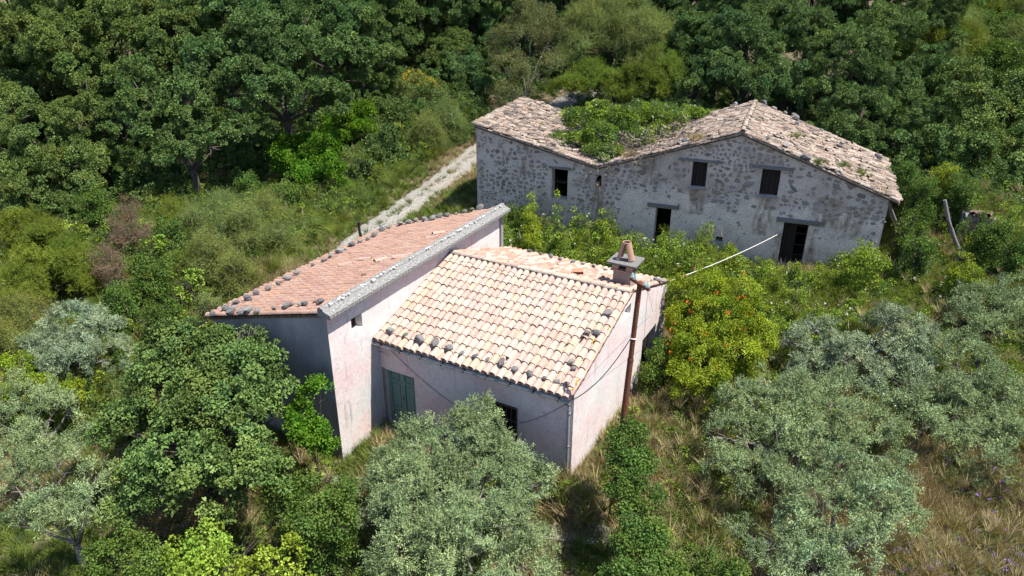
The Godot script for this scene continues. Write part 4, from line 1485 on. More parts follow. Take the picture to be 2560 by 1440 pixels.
# ---------------------------------------------------------------- plants
func build_plants() -> void:
	make_species()
	# --- oak wood on the slope across the lane
	var wood := "oaks of the wood across the lane"
	px_tree("oak_tree", "broad sunlit oak at the wood edge above the yellow broom", "tree", "oak", [[700, 110, 120, 41], [560, 170, 95, 40.5], [840, 150, 95, 41], [620, 40, 110, 43], [770, 20, 110, 43], [850, 60, 80, 42], [480, 240, 75, 39.5], [640, 220, 90, 39], [800, 260, 75, 40]], 0.28)
	px_tree("oak_tree", "oak with long drooping boughs over the dark understorey", "tree", "oak", [[360, 290, 70, 38], [430, 330, 75, 37.5], [500, 300, 60, 38], [330, 200, 60, 39], [540, 350, 55, 37.5], [620, 330, 60, 38.5], [450, 400, 50, 37]], 0.2)
	px_tree("oak_tree", "grey green oak in the upper wood, full round crown", "tree", "oak", [[170, 120, 100, 44], [60, 80, 90, 45], [260, 90, 85, 44.5], [130, 30, 100, 46], [330, 40, 85, 46], [210, 190, 80, 43]], 0.26)
	px_tree("oak_tree", "oak standing foremost beside the bright heath bushes", "tree", "holm_oak", [[110, 330, 85, 40], [210, 300, 75, 40], [30, 380, 80, 40], [150, 420, 80, 38.5], [230, 400, 65, 38.5], [60, 470, 80, 38], [190, 490, 70, 37.5], [20, 270, 70, 41.5]], 0.24)
	px_tree("oak_tree", "oak between the drooping oak and the broad oak", "tree", "oak", [[420, 110, 80, 45], [480, 60, 85, 46], [390, 170, 60, 44], [520, 130, 60, 45]], 0.22)
	px_tree("oak_tree", "deeply shaded oak behind the yellow broom", "tree", "holm_oak", [[1010, 90, 90, 60], [1090, 60, 90, 61], [1140, 140, 80, 59], [960, 160, 60, 58], [1060, 150, 70, 59]], 0.24)
	px_tree("oak_tree", "oak at the bend of the lane with hanging leafy boughs", "tree", "holm_oak", [[1180, 60, 70, 60], [1150, 170, 55, 56], [1215, 130, 55, 57], [1190, 215, 45, 55]], 0.2)
	for e in [[-120, 60, 150, 50], [20, -60, 150, 56], [230, -70, 150, 57], [420, -60, 150, 57], [640, -90, 160, 55], [860, -70, 150, 56], [950, 30, 120, 55], [1040, -50, 140, 58], [1200, -60, 130, 60], [-100, 300, 130, 44], [900, 120, 110, 50], [650, 400, 85, 47], [480, 470, 80, 45], [300, 470, 80, 44], [780, 440, 60, 46], [920, 260, 80, 50], [-60, 500, 90, 42], [20, 190, 100, 48], [150, 240, 90, 46], [290, 260, 90, 45], [-40, 130, 120, 52], [400, 20, 120, 54], [740, -20, 130, 52], [60, 260, 80, 46], [120, 150, 90, 50], [250, 170, 80, 49], [560, 90, 90, 50], [100, 60, 100, 56], [280, 120, 70, 50], [235, 95, 60, 52], [330, -10, 110, 58], [620, 430, 60, 43], [380, 450, 60, 41], [260, 440, 60, 41], [960, 220, 60, 55], [1230, 40, 90, 62], [1100, 0, 90, 64]]:
		var dim := rng.randf() < 0.6
		round_tree("oak_tree", "oak standing deep in the wood across the lane", "holm_oak" if dim else "oak", e[0], e[1], e[2], e[3], {"group": wood, "trunk": 0.2})
	# --- behind the stone house
	px_tree("tawny_tree", "thin tawny tree with yellowing leaves behind the ruined roof", "tree", "tawny", [[1300, 110, 75, 52], [1260, 170, 55, 49], [1350, 180, 60, 49], [1330, 50, 65, 51], [1290, 240, 50, 48.5], [1380, 90, 50, 50]], 0.14, {"bark": M.pale_bark, "dens": 0.9})
	px_tree("wild_olive", "grey green wild olive with a billowing crown behind the valley roof", "tree", "feather", [[1490, 70, 80, 51], [1570, 100, 75, 50], [1620, 90, 65, 50], [1540, 30, 75, 52], [1450, 130, 60, 50], [1610, 150, 50, 49]], 0.16, {"size": 1.5, "dens": 0.75})
	px_tree("bushy_tree", "yellow green bushy tree close behind the bramble covered valley", "tree", "heath", [[1600, 220, 65, 47], [1670, 200, 50, 47], [1530, 230, 60, 47], [1480, 200, 55, 48], [1650, 160, 45, 48], [1420, 240, 55, 47]], 0.14, {"size": 1.2, "dens": 0.8})
	px_tree("oak_tree", "large dark oak rising behind the tiled ridge", "tree", "holm_oak", [[1850, 110, 100, 47], [1940, 80, 100, 48], [1790, 190, 75, 46], [1890, 210, 80, 45], [1970, 170, 85, 46], [1760, 90, 80, 48], [1880, 20, 100, 50]], 0.3)
	px_tree("oak_tree", "oak overhanging the rear slope of the ridge roof", "tree", "holm_oak", [[2120, 150, 100, 45], [2200, 200, 95, 44], [2080, 250, 80, 43.5], [2170, 300, 85, 42.5], [2260, 290, 80, 42.5], [2110, 330, 65, 42], [2240, 370, 60, 41.5], [2210, 90, 90, 46], [2030, 100, 80, 46]], 0.3)
	px_tree("mulberry_tree", "fresh green broad leaved tree beside the ruined shed", "tree", "fig", [[2420, 280, 85, 41], [2500, 240, 80, 42], [2540, 330, 80, 40.5], [2450, 370, 75, 40], [2380, 350, 60, 40.5], [2520, 430, 70, 39], [2400, 200, 60, 43]], 0.2, {"size": 1.35, "dens": 0.65})
	for e in [[1680, -20, 150, 58], [1850, -60, 150, 58], [2040, -30, 140, 57], [2200, -30, 120, 56], [2330, 60, 90, 52], [1420, -60, 140, 60], [1720, 260, 70, 46], [1560, -40, 120, 60], [2330, 200, 80, 47], [2300, 440, 50, 41], [2030, 350, 45, 43], [1720, 120, 90, 54], [1650, 40, 100, 58], [1800, 30, 100, 55], [1980, 240, 70, 46], [1700, 200, 70, 50], [1450, 30, 90, 58], [1800, 110, 80, 53], [1690, 110, 80, 55]]:
		round_tree("oak_tree", "oak in the wood behind the stone house", "holm_oak", e[0], e[1], e[2], e[3], {"group": "oaks behind the stone house", "trunk": 0.2})
	# scrub on the far slope
	for i in 26:
		var px := rng.randf_range(2250, 2700)
		var py := rng.randf_range(-70, 190)
		var dd := 66.0 - (py - 0.0) * 0.08
		var kind: String = ["heath", "feather", "elm"][rng.randi() % 3]
		var look: String = {"heath": "yellow green", "feather": "greyish", "elm": "mid green"}[kind]
		round_tree("scrub_bush", look + " scrub bush on the far hillside above the oaks", kind, px, py, rng.randf_range(50, 95), dd, {"category": "shrub", "group": look + " scrub on the far hillside", "trunk": 0.06, "size": 1.9, "dens": 0.28})
	# --- bank of the lane
	px_tree("evergreen_bush", "bright green evergreen bush on the bank of the lane", "shrub", "vivid", [[760, 390, 60, 41], [720, 380, 45, 41], [800, 370, 50, 41], [770, 440, 50, 40], [820, 420, 40, 40]], 0.08, {"size": 1.3})
	px_tree("evergreen_bush", "bright green evergreen bush uphill beside the broom", "shrub", "vivid", [[860, 310, 55, 47], [900, 290, 45, 47.5], [840, 350, 45, 46], [900, 340, 45, 46]], 0.08, {"size": 1.3})
	var broom := px_tree("broom_bush", "broom bush with yellow blossom at the bend of the lane", "shrub", "feather", [[1035, 225, 42, 53], [1000, 240, 33, 53], [1070, 240, 38, 53]], 0.06, {"size": 1.5, "dens": 0.9})
	speckle("blossom", broom, "gold", [[pd(1035, 210, 52.7) - broom.position, 1.0], [pd(1005, 222, 52.7) - broom.position, 0.8], [pd(1065, 220, 52.7) - broom.position, 0.8]], 150, 1.15, 0.5)
	var bank := "shrubs on the bank of the lane"
	for e in [["grey green spiny shrub beside the lane below the broom", "feather", 1120, 300, 55, 49], ["grey green spiny shrub beside the lane below the broom", "feather", 1070, 330, 48, 47.5], ["dark green mastic shrub between the lane and the wood", "oak", 960, 370, 55, 45], ["dark green mastic shrub between the lane and the wood", "oak", 1000, 310, 50, 49], ["dark green mastic shrub between the lane and the wood", "oak", 900, 430, 50, 42], ["dark green mastic shrub between the lane and the wood", "vivid", 850, 465, 40, 40],
			["pale feathery shrub in the wide thicket left of the lane", "feather", 600, 590, 80, 33], ["pale feathery shrub in the wide thicket left of the lane", "feather", 660, 530, 65, 36], ["pale feathery shrub in the wide thicket left of the lane", "feather", 530, 640, 70, 31], ["pale feathery shrub in the wide thicket left of the lane", "feather", 590, 675, 55, 30], ["dark green mastic shrub between the lane and the wood", "elm", 720, 500, 50, 37.5], ["dark green mastic shrub between the lane and the wood", "elm", 620, 470, 45, 39],
			["leafy green shrub in the thicket beside the dead brown bush", "elm", 430, 600, 55, 33], ["leafy green shrub in the thicket beside the dead brown bush", "elm", 240, 530, 55, 35], ["leafy green shrub in the thicket beside the dead brown bush", "elm", 380, 700, 60, 29.5], ["leafy green shrub in the thicket beside the dead brown bush", "elm", 300, 765, 60, 27.8], ["leafy green shrub in the thicket beside the dead brown bush", "bramble", 470, 720, 50, 29.3], ["leafy green shrub in the thicket beside the dead brown bush", "elm", 400, 790, 55, 27], ["leafy green shrub in the thicket beside the dead brown bush", "feather", 520, 765, 42, 28], ["pale feathery shrub in the wide thicket below the lane", "feather", 490, 570, 60, 34], ["pale feathery shrub in the wide thicket below the lane", "feather", 560, 520, 50, 36.5], ["pale feathery shrub in the wide thicket below the lane", "heath", 440, 530, 45, 36], ["leafy green shrub in the thicket beside the dead brown bush", "bramble", 380, 620, 45, 32], ["leafy green shrub in the thicket beside the dead brown bush", "bramble", 200, 570, 40, 34], ["pale feathery shrub in the wide thicket below the lane", "feather", 700, 590, 50, 33], ["pale feathery shrub in the wide thicket below the lane", "heath", 470, 660, 45, 31]]:
		var look: String = {"feather": "pale feathery", "oak": "dark green rounded", "vivid": "vivid green", "elm": "mid green leafy", "bramble": "light green broad leaved", "heath": "yellow green heathy"}[e[1]]
		round_tree("bank_shrub", look + " shrub in the thicket on the bank of the lane", e[1], e[2], e[3], e[4], e[5], {"category": "shrub", "group": look + " shrubs on the bank", "trunk": 0.05, "size": 1.15, "dens": 0.8})
	px_tree("heath_bush", "large rounded yellow green heath bush at the foot of the wood", "shrub", "heath", [[130, 625, 70, 31.5], [190, 665, 60, 31], [80, 675, 65, 30.7], [150, 715, 65, 30], [60, 740, 45, 29.5]], 0.08, {"size": 1.3})
	px_tree("heath_bush", "smaller yellow green heath bush with reddish tips beside the wood", "shrub", "heath", [[60, 570, 48, 34], [20, 600, 42, 33.8], [100, 580, 38, 34]], 0.06, {"size": 1.3})
	px_tree("dead_bush", "tall dead brown bush in the green thicket", "shrub", "dead", [[322, 515, 24, 33.6], [315, 555, 36, 33.4], [342, 585, 34, 33], [320, 605, 34, 32.8]], 0.05, {"size": 1.1})
	px_tree("dead_bush", "low dead reddish brown bush beside the large heath bush", "shrub", "dead", [[265, 640, 30, 31.2], [255, 668, 28, 30.8], [285, 662, 26, 30.8]], 0.05, {"size": 1.1})
	px_tree("young_plant", "fresh light green broad leaved plant beside the tall roof", "shrub", "vivid", [[605, 715, 22, 30.5], [600, 740, 22, 30], [615, 700, 14, 30.5]], 0.03, {"size": 1.1})
	# --- in front, beyond the end wall
	px_tree("oak_tree", "spreading oak in full leaf covering the end wall", "tree", "fig", [[560, 885, 78, 21.0], [460, 900, 105, 21.2], [620, 930, 85, 20.0], [400, 980, 100, 20.6], [520, 1010, 105, 19.6], [640, 1040, 75, 19.2], [330, 1080, 85, 20.2], [450, 1130, 105, 18.8], [590, 1140, 85, 18.2], [380, 1200, 80, 18.6], [520, 1230, 85, 17.8], [680, 960, 45, 19.6], [660, 1200, 70, 17.6], [300, 1300, 55, 18.2], [650, 870, 42, 20.8], [600, 830, 28, 21.2], [640, 815, 18, 21.2]], 0.2, {"clump": 0.4})
	px_tree("olive_tree", "silvery olive tree beside the spreading oak", "tree", "silver", [[190, 830, 80, 26], [120, 860, 60, 26], [250, 850, 65, 25.5], [180, 910, 80, 25], [280, 900, 55, 24.5], [110, 930, 55, 25]], 0.12, {"bark": M.pale_bark})
	px_tree("olive_tree", "olive tree in the corner beyond the silvery one", "tree", "olive", [[60, 1000, 75, 23], [130, 1040, 65, 22.5], [20, 1080, 70, 22], [110, 1120, 60, 21.5], [180, 1010, 45, 23]], 0.12, {"bark": M.pale_bark})
	px_tree("olive_tree", "low olive with a bough reaching over dry grass", "tree", "olive", [[110, 1290, 60, 18.5], [170, 1310, 60, 18.2], [220, 1260, 55, 18.5], [60, 1310, 45, 18.4], [240, 1190, 50, 19.5]], 0.1, {"bark": M.pale_bark})
	px_tree("heath_bush", "green broom like bush beside the silvery olive", "shrub", "feather", [[30, 790, 50, 27.5], [70, 770, 40, 28], [10, 850, 50, 26], [60, 870, 40, 25.5]], 0.05, {"size": 1.1})
	px_tree("green_shrub", "yellow green shrub in the shade between the two olives", "shrub", "yellow", [[40, 920, 45, 24.2], [100, 960, 35, 23.8], [170, 980, 40, 23.4], [20, 960, 40, 23.6]], 0.05)
	px_tree("olive_tree", "grey olive low in the corner with drooping twigs", "tree", "olive", [[20, 1160, 60, 20.6], [80, 1180, 55, 20.3], [150, 1150, 55, 20.6], [200, 1110, 50, 21], [30, 1230, 50, 19.6]], 0.1, {"bark": M.pale_bark})
	px_tree("green_shrub", "dark shrub tucked under the boughs of the spreading oak", "shrub", "elm", [[330, 1370, 55, 17], [260, 1400, 50, 16.8], [390, 1420, 50, 16.4], [720, 1180, 40, 18.2], [740, 1240, 45, 17.8]], 0.04)
	px_tree("green_shrub", "yellow green leafy shrub below the spreading oak", "shrub", "bramble", [[520, 1350, 55, 16.6], [450, 1390, 45, 16.3], [560, 1410, 55, 16], [500, 1440, 60, 15.8]], 0.04)
	px_tree("green_shrub", "light green shrub with bare twigs next to the rock ledge", "shrub", "bramble", [[680, 1370, 55, 16.4], [740, 1400, 45, 16.2], [660, 1430, 60, 15.8], [620, 1400, 40, 16.2]], 0.04, {"dens": 0.7})
	px_tree("green_shrub", "dense shrub between the oak and the centre olive", "shrub", "elm", [[800, 1240, 50, 17.8], [840, 1290, 50, 17.4], [770, 1300, 50, 17.2], [860, 1220, 35, 18]], 0.04)
	# creeper on the end wall
	px_tree("creeper", "bright green creeper climbing the corner of the dark end wall", "creeper", "vivid", [[800, 965, 26, 20.1], [770, 990, 28, 20.1], [750, 1030, 28, 20], [800, 1090, 36, 19.7], [760, 1100, 38, 19.5], [740, 1060, 26, 19.8], [825, 1120, 22, 19.7], [770, 1060, 24, 19.8]], 0.025, {"dens": 2.6, "size": 0.9})
	# --- olives on the open slope
	px_tree("olive_tree", "full olive tree in front of the pink house window", "tree", "olive", [[1190, 1050, 56, 19.9], [1205, 1002, 20, 20.1], [1160, 1020, 22, 20], [1100, 1062, 24, 19.9], [1020, 1095, 24, 19.7], [935, 1195, 26, 19], [1372, 1205, 24, 18.6], [1300, 1100, 22, 19.4], [905, 1290, 26, 18.2], [1130, 1085, 62, 19.8], [1060, 1115, 62, 19.7], [1240, 1110, 50, 19.5], [1275, 1170, 66, 19.0], [1180, 1150, 85, 19], [990, 1190, 65, 19.2], [1080, 1200, 85, 18.6], [1330, 1215, 60, 18.6], [1220, 1250, 95, 18], [940, 1260, 55, 18.6], [1020, 1290, 80, 17.8], [1130, 1330, 90, 17.2], [1290, 1330, 80, 17.2], [1000, 1380, 75, 16.8], [1180, 1430, 85, 16.2], [1320, 1425, 65, 16.4]], 0.17, {"bark": M.pale_bark, "clump": 0.42})
	px_tree("olive_tree", "silver grey olive crown with separate tufted tops beyond the pomegranate", "tree", "silver", [[2040, 855, 70, 25.4], [2020, 805, 22, 25.8], [2075, 812, 20, 25.7], [2240, 790, 26, 26], [2290, 805, 20, 25.9], [1960, 850, 22, 25.4], [2100, 900, 70, 24.8], [1990, 900, 55, 25], [2250, 840, 80, 25.6], [2200, 900, 75, 25], [2310, 880, 60, 25], [2030, 960, 60, 24.4], [2180, 960, 70, 24.2], [2270, 960, 65, 24]], 0.16, {"bark": M.pale_bark})
	px_tree("olive_tree", "widest olive tree on the dry slope beside the leafy pole", "tree", "olive", [[1870, 1010, 70, 22.2], [1840, 955, 22, 22.6], [1910, 945, 24, 22.5], [1990, 950, 22, 22.4], [1775, 1090, 24, 21.2], [1770, 1160, 22, 20.4], [1960, 1010, 85, 22], [2060, 1040, 90, 21.6], [1840, 1090, 75, 21], [1940, 1110, 90, 20.6], [2060, 1130, 90, 20.2], [2160, 1070, 85, 21.2], [1830, 1180, 65, 20], [1920, 1200, 75, 19.6], [2000, 1185, 70, 19.7], [2240, 1190, 60, 20], [2160, 1150, 70, 20.2], [2110, 990, 60, 22.6]], 0.17, {"bark": M.pale_bark})
	px_tree("olive_tree", "olive with dark forked limbs at the edge of the thistle patch", "tree", "olive", [[2430, 930, 74, 23.6], [2510, 920, 26, 23.6], [2450, 870, 24, 24], [2530, 985, 24, 23], [2480, 970, 65, 23.2], [2340, 1010, 85, 22.6], [2420, 1060, 85, 22], [2500, 1090, 75, 21.6], [2280, 1080, 80, 21.6], [2470, 1160, 75, 20.8], [2250, 1010, 60, 22.8], [2540, 1050, 55, 22.4], [2390, 880, 45, 24.2]], 0.16, {"bark": M.bark, "root": Vector3.ZERO} if false else {"bark": M.bark})
	px_tree("olive_tree", "lowest olive tree with a dense blue green crown", "tree", "olive", [[2110, 1190, 75, 18.8], [2040, 1240, 70, 18.4], [2180, 1250, 75, 18], [2090, 1310, 85, 17.4], [1990, 1330, 70, 17.4], [2210, 1330, 60, 17.2], [1950, 1390, 70, 16.8], [2120, 1400, 75, 16.6], [2030, 1440, 80, 16.2], [1880, 1350, 60, 17.2], [2245, 1290, 52, 17.5], [2270, 1235, 42, 18.2]], 0.14, {"bark": M.pale_bark})
	px_tree("olive_tree", "dark shaded olive tree behind the tufted olive", "tree", "olive", [[2450, 770, 75, 27.5], [2520, 750, 70, 27.8], [2550, 830, 70, 26.5], [2490, 850, 65, 26.2], [2400, 800, 45, 27.2]], 0.14, {"bark": M.bark})
	# --- the leafy column round the pole
	px_tree("elm_sapling", "slender elm sapling in leaf around the rusty pole", "tree", "elm", [[1560, 1058, 26, 18.6], [1575, 1090, 40, 18.5], [1568, 1135, 48, 18.2], [1602, 1160, 44, 18.1], [1582, 1200, 54, 17.8], [1556, 1240, 42, 17.5], [1612, 1250, 48, 17.5], [1588, 1300, 56, 17.1], [1622, 1345, 54, 16.8], [1565, 1360, 46, 16.7], [1600, 1400, 60, 16.4], [1662, 1400, 44, 16.4], [1560, 1435, 48, 16.2], [1640, 1440, 55, 16.1]], 0.05, {"clump": 0.42})
	px_tree("green_shrub", "light green shrub at the foot of the lowest olive", "shrub", "elm", [[1730, 1400, 45, 16.8], [1790, 1420, 45, 16.6], [1700, 1440, 45, 16.3], [1840, 1440, 40, 16.3]], 0.04)
	var pom := px_tree("pomegranate", "yellow green pomegranate bush with orange flowers beside the gable", "shrub", "yellow", [[1760, 730, 62, 25.4], [1840, 740, 58, 25.5], [1890, 800, 55, 24.8], [1800, 800, 72, 24.4], [1720, 800, 55, 24.6], [1740, 880, 65, 23.6], [1840, 880, 60, 23.6], [1700, 950, 48, 23], [1780, 950, 50, 22.8], [1900, 860, 40, 24], [1690, 720, 40, 25.8]], 0.09)
	speckle("flowers", pom, "orange", lobes_px([[1760, 730, 62, 25.4], [1840, 740, 58, 25.5], [1800, 800, 74, 24.3], [1720, 800, 57, 24.5], [1740, 880, 67, 23.5], [1840, 880, 62, 23.5]], pom.position), 42, 0.85)
	px_tree("climbing_rose", "leafy shrub growing against the gable opening", "shrub", "elm", [[1640, 900, 32, 24.4], [1625, 930, 26, 24.1], [1655, 870, 30, 24.8]], 0.03)
	# --- between the houses
	px_tree("young_tree", "upright lime green sapling beside the coping end", "shrub", "yellow", [[1325, 520, 15, 34], [1325, 545, 19, 33.8], [1328, 575, 22, 33.5], [1330, 605, 26, 33]], 0.03, {"size": 1.0})
	px_tree("wall_creeper", "creeper hanging in the left window of the stone house", "creeper", "bramble", [[1392, 440, 12, 36.0], [1402, 465, 14, 35.9], [1395, 490, 16, 35.7], [1412, 500, 13, 35.7], [1400, 520, 16, 35.5], [1440, 540, 18, 35.2]], 0.02, {"dens": 0.8, "size": 0.9})
	px_tree("reddish_shrub", "shrub with reddish leaf tips against the stone house corner", "shrub", "bramble", [[2165, 620, 26, 29.6], [2150, 650, 30, 29.2], [2185, 655, 28, 29], [2130, 670, 26, 29]], 0.03)
	for e in [[2270, 560, 45, 31.5], [2300, 620, 50, 30], [2480, 600, 60, 30.5], [2440, 560, 40, 32], [2530, 640, 60, 29.5], [2300, 480, 45, 33.5], [2450, 610, 40, 30.8], [2500, 560, 40, 32], [2360, 440, 40, 35], [2400, 480, 45, 34], [2260, 440, 45, 34.5], [2420, 680, 50, 28.5]]:
		var kind: String = ["elm", "bramble", "yellow", "elm"][rng.randi() % 4]
		var look: String = {"elm": "mid green", "bramble": "light green", "yellow": "small leaved yellow green"}[kind]
		round_tree("tangled_shrub", look + " tangled shrub beyond the end of the stone house", kind, e[0], e[1], e[2], e[3], {"category": "shrub", "group": look + " shrubs beyond the stone house", "trunk": 0.04, "dens": 0.75, "size": 1.1})
	# --- bramble in the valley of the stone house roof
	var bb := bp(6.4, 4.2, 1.0)
	var rb := thing("roof_bramble", "flowering bramble filling the valley of the stone house roof", "bramble", bb)
	var rl := []
	rl = lobes_px([[1440, 305, 38, 38], [1500, 292, 44, 38], [1560, 308, 44, 37.2], [1500, 340, 40, 36.2], [1450, 352, 30, 36.6], [1400, 350, 24, 37.5], [1530, 380, 24, 35.4], [1620, 292, 44, 38], [1680, 298, 38, 38], [1740, 294, 30, 39], [1790, 292, 18, 39.6], [1830, 284, 12, 40], [1600, 352, 32, 36.4], [1405, 378, 20, 36.5], [1480, 296, 30, 39], [1645, 338, 28, 37.2], [1510, 396, 13, 35.0], [1350, 325, 14, 39], [1700, 332, 18, 37.6], [1560, 290, 26, 39.4], [1650, 285, 26, 39.8], [1720, 284, 20, 40], [1480, 375, 22, 35.6], [1370, 352, 14, 37.4]], bb)
	foliage("foliage", rb, "elm", rl, 0.8, 1.15, 0.4)
	foliage("foliage", rb, "bramble", rl, 0.85, 1.0, 0.4)
	foliage("foliage", rb, "feather", rl, 0.3, 0.9, 0.38)
	speckle("blossom", rb, "petal", rl, 170, 0.9, 0.4)
	var dry := PackedFloat32Array()
	for i in 60:
		var u := rng.randf_range(7.0, 10.4)
		var v := rng.randf_range(-0.05, 2.4)
		put(dry, bp(u, 4.45 + (u - 6.4) * 0.34 + rng.randf_range(0.0, 0.25), v) - bb, (Vector3.UP * 0.2 + rv()).normalized(), rng.randf_range(0.8, 1.7), tone(S.stalk))
	for i in 26:
		var u := rng.randf_range(5.6, 9.4)
		put(dry, bp(u, stone_top(u) - rng.randf_range(-0.1, 0.7), -0.06) - bb, (Vector3.DOWN + rv() * 0.5).normalized(), rng.randf_range(0.7, 1.3), tone(S.stalk))
	swarm("dry_canes", S.stalk[0], S.stalk[1], dry, rb)
	var hb := bp(18.85, 4.3, 0.0)
	tag(part("hay_tuft", S.dry_grass[0], hay_look(), self, Transform3D(Basis.from_scale(Vector3(1.6, 0.9, 1.6)), hb)), "dry straw tuft at the lower corner of the ridge roof", "grass")
	for e in [[bp(16.2, 5.35, 0.1), "green_grass", "tuft of weeds over the verge of the ridge roof"], [bp(15.2, 5.75, 3.2), "green_grass", "tuft of weeds on the middle of the ridge roof"], [bp(17.3, 5.0, 1.3), "green_grass", "low weeds between the worn tiles of the ridge roof"], [bp(18.0, 4.75, 1.0), "green_grass", "small yellow weed near the lower edge of the ridge roof"], [bp(10.9, 5.9, 0.3), "dry_grass", "yellow grass tuft on the inner slope verge"], [bp(7.9, 4.85, 0.2), "dry_grass", "yellow grass tuft beside the roof valley"]]:
		var wp := thing("roof_weed", e[2], "grass", e[0])
		var buf := PackedFloat32Array()
		for i in 14:
			put(buf, Vector3(rng.randfn(0, 0.16), 0.0, rng.randfn(0, 0.2)), (Vector3.UP + rv() * 0.25).normalized(), rng.randf_range(0.5, 0.95), tone(S[e[1]]))
		swarm("blades", S[e[1]][0], S[e[1]][1], buf, wp)
	# --- fountains of esparto grass along the lane
	var tus := []
	for i in 3:
		tus.append(tussock(260, 1.5, 0.008, 0.75, 0.42))
	var looks := [leaf_tint(Color(0.15, 0.19, 0.03)), leaf_tint(Color(0.10, 0.145, 0.03)), leaf_tint(Color(0.19, 0.20, 0.05))]
	for e in [[682, 690, 1.15, 0], [815, 575, 1.0, 1], [860, 560, 0.9, 2], [780, 610, 0.9, 2], [900, 520, 1.0, 1], [940, 500, 1.0, 1], [985, 470, 1.05, 1], [1020, 440, 1.0, 1], [1060, 410, 1.0, 1], [1110, 385, 1.1, 1], [1150, 350, 1.2, 1], [1170, 320, 1.2, 1], [1090, 395, 1.0, 2], [730, 640, 0.8, 2], [640, 720, 0.7, 2], [1220, 290, 1.2, 1], [840, 590, 0.8, 0], [960, 520, 0.8, 0]]:
		var p := on_land(e[0], e[1])
		var o := part("grass_tussock", tus[rng.randi() % 3], looks[e[3]], self, Transform3D(Basis.from_euler(Vector3(0, rng.randf_range(0, TAU), 0)).scaled(Vector3.ONE * e[2]), p))
		tag(o, "fountain of long grass on the bank of the lane" if e[0] != 682 else "largest golden green grass fountain behind the tall roof", "grass", "grass fountains on the bank" if e[0] != 682 else "")

func leaf_tint(c: Color) -> StandardMaterial3D:
	var m: StandardMaterial3D = M.blade.duplicate()
	m.albedo_color = Color(c.r, c.g, c.b).linear_to_srgb()
	return m

func hay_look() -> StandardMaterial3D:
	return leaf_tint(Color(0.40, 0.30, 0.18))

# ---------------------------------------------------------------- ground cover
func in_house(x: float, z: float) -> bool:
	if x > -0.1 and x < 6.7 and z < -0.2 and z > -8.5:
		return true
	if z < 1.9 and x <= 0.0 and x > -4.9 and z > lerpf(-7.0, -8.25, (x + 4.8) / 4.8):
		return true
	var r := Vector3(x, 0, z) - B0
	var u := r.dot(BU)
	var v := r.dot(BV)
	return u > -0.1 and u < 19.3 and v > -0.05 and v < 7.3

func in_frame(p: Vector3) -> bool:
	var q := view.inverse() * (p - EYE)
	if q.z > -3.0:
		return false
	return absf(q.x / q.z * FOCAL) < 1850 and absf(q.y / q.z * FOCAL) < 1050

# beds: [x, z, rx, rz, height]; each spray stands within a mound of that height
func thicket(called: String, label: String, category: String, beds: Array, mix: Array, dens: float, extras := []) -> void:
	var t := thing(called, label, category, Vector3.ZERO, "", "stuff")
	var bufs := {}
	var lump := noise(0.45, 3, FastNoiseLite.TYPE_SIMPLEX_SMOOTH, 5)
	for b in beds:
		var n := int(PI * b[2] * b[3] * dens)
		for i in n:
			var a := rng.randf_range(0, TAU)
			var d := sqrt(rng.randf())
			var x: float = b[0] + cos(a) * d * b[2]
			var z: float = b[1] + sin(a) * d * b[3]
			if in_house(x, z) or off_road(x, z) < 1.2:
				continue
			var k := lump.get_noise_2d(x * 2.0, z * 2.0)
			var hgt: float = b[4] * sqrt(1.0 - d * d * 0.9) * clampf(0.75 + k * 1.3, 0.15, 1.5)
			var p := Vector3(x, land(x, z) + hgt * pow(rng.randf(), 0.55), z)
			if not in_frame(p):
				continue
			var pick := clampi(int((lump.get_noise_2d(x + 50.0, z) * 1.4 + 0.5 + rng.randfn(0, 0.18)) * mix.size()), 0, mix.size() - 1)
			var sp: String = mix[pick]
			if not bufs.has(sp):
				bufs[sp] = PackedFloat32Array()
			put(bufs[sp], p, (rv() * 0.8 + Vector3(0, 0.9, 0)).normalized(), rng.randf_range(0.75, 1.3), tone(S[sp], rng.randfn(0, 0.04)))
	for sp in bufs:
		swarm("foliage", S[sp][0], S[sp][1], bufs[sp], t)
	for e in extras:
		var buf := PackedFloat32Array()
		for i in e[1]:
			var b: Array = beds[rng.randi() % beds.size()]
			var a := rng.randf_range(0, TAU)
			var d := sqrt(rng.randf())
			var x: float = b[0] + cos(a) * d * b[2]
			var z: float = b[1] + sin(a) * d * b[3]
			if in_house(x, z):
				continue
			put(buf, Vector3(x, land(x, z) + b[4] * sqrt(1.0 - d * d * 0.9) * rng.randf_range(0.8, 1.2), z), Vector3.UP, rng.randf_range(0.7, 1.3), tone(S[e[0]]))
		swarm(e[2], S[e[0]][0], S[e[0]][1], buf, t)

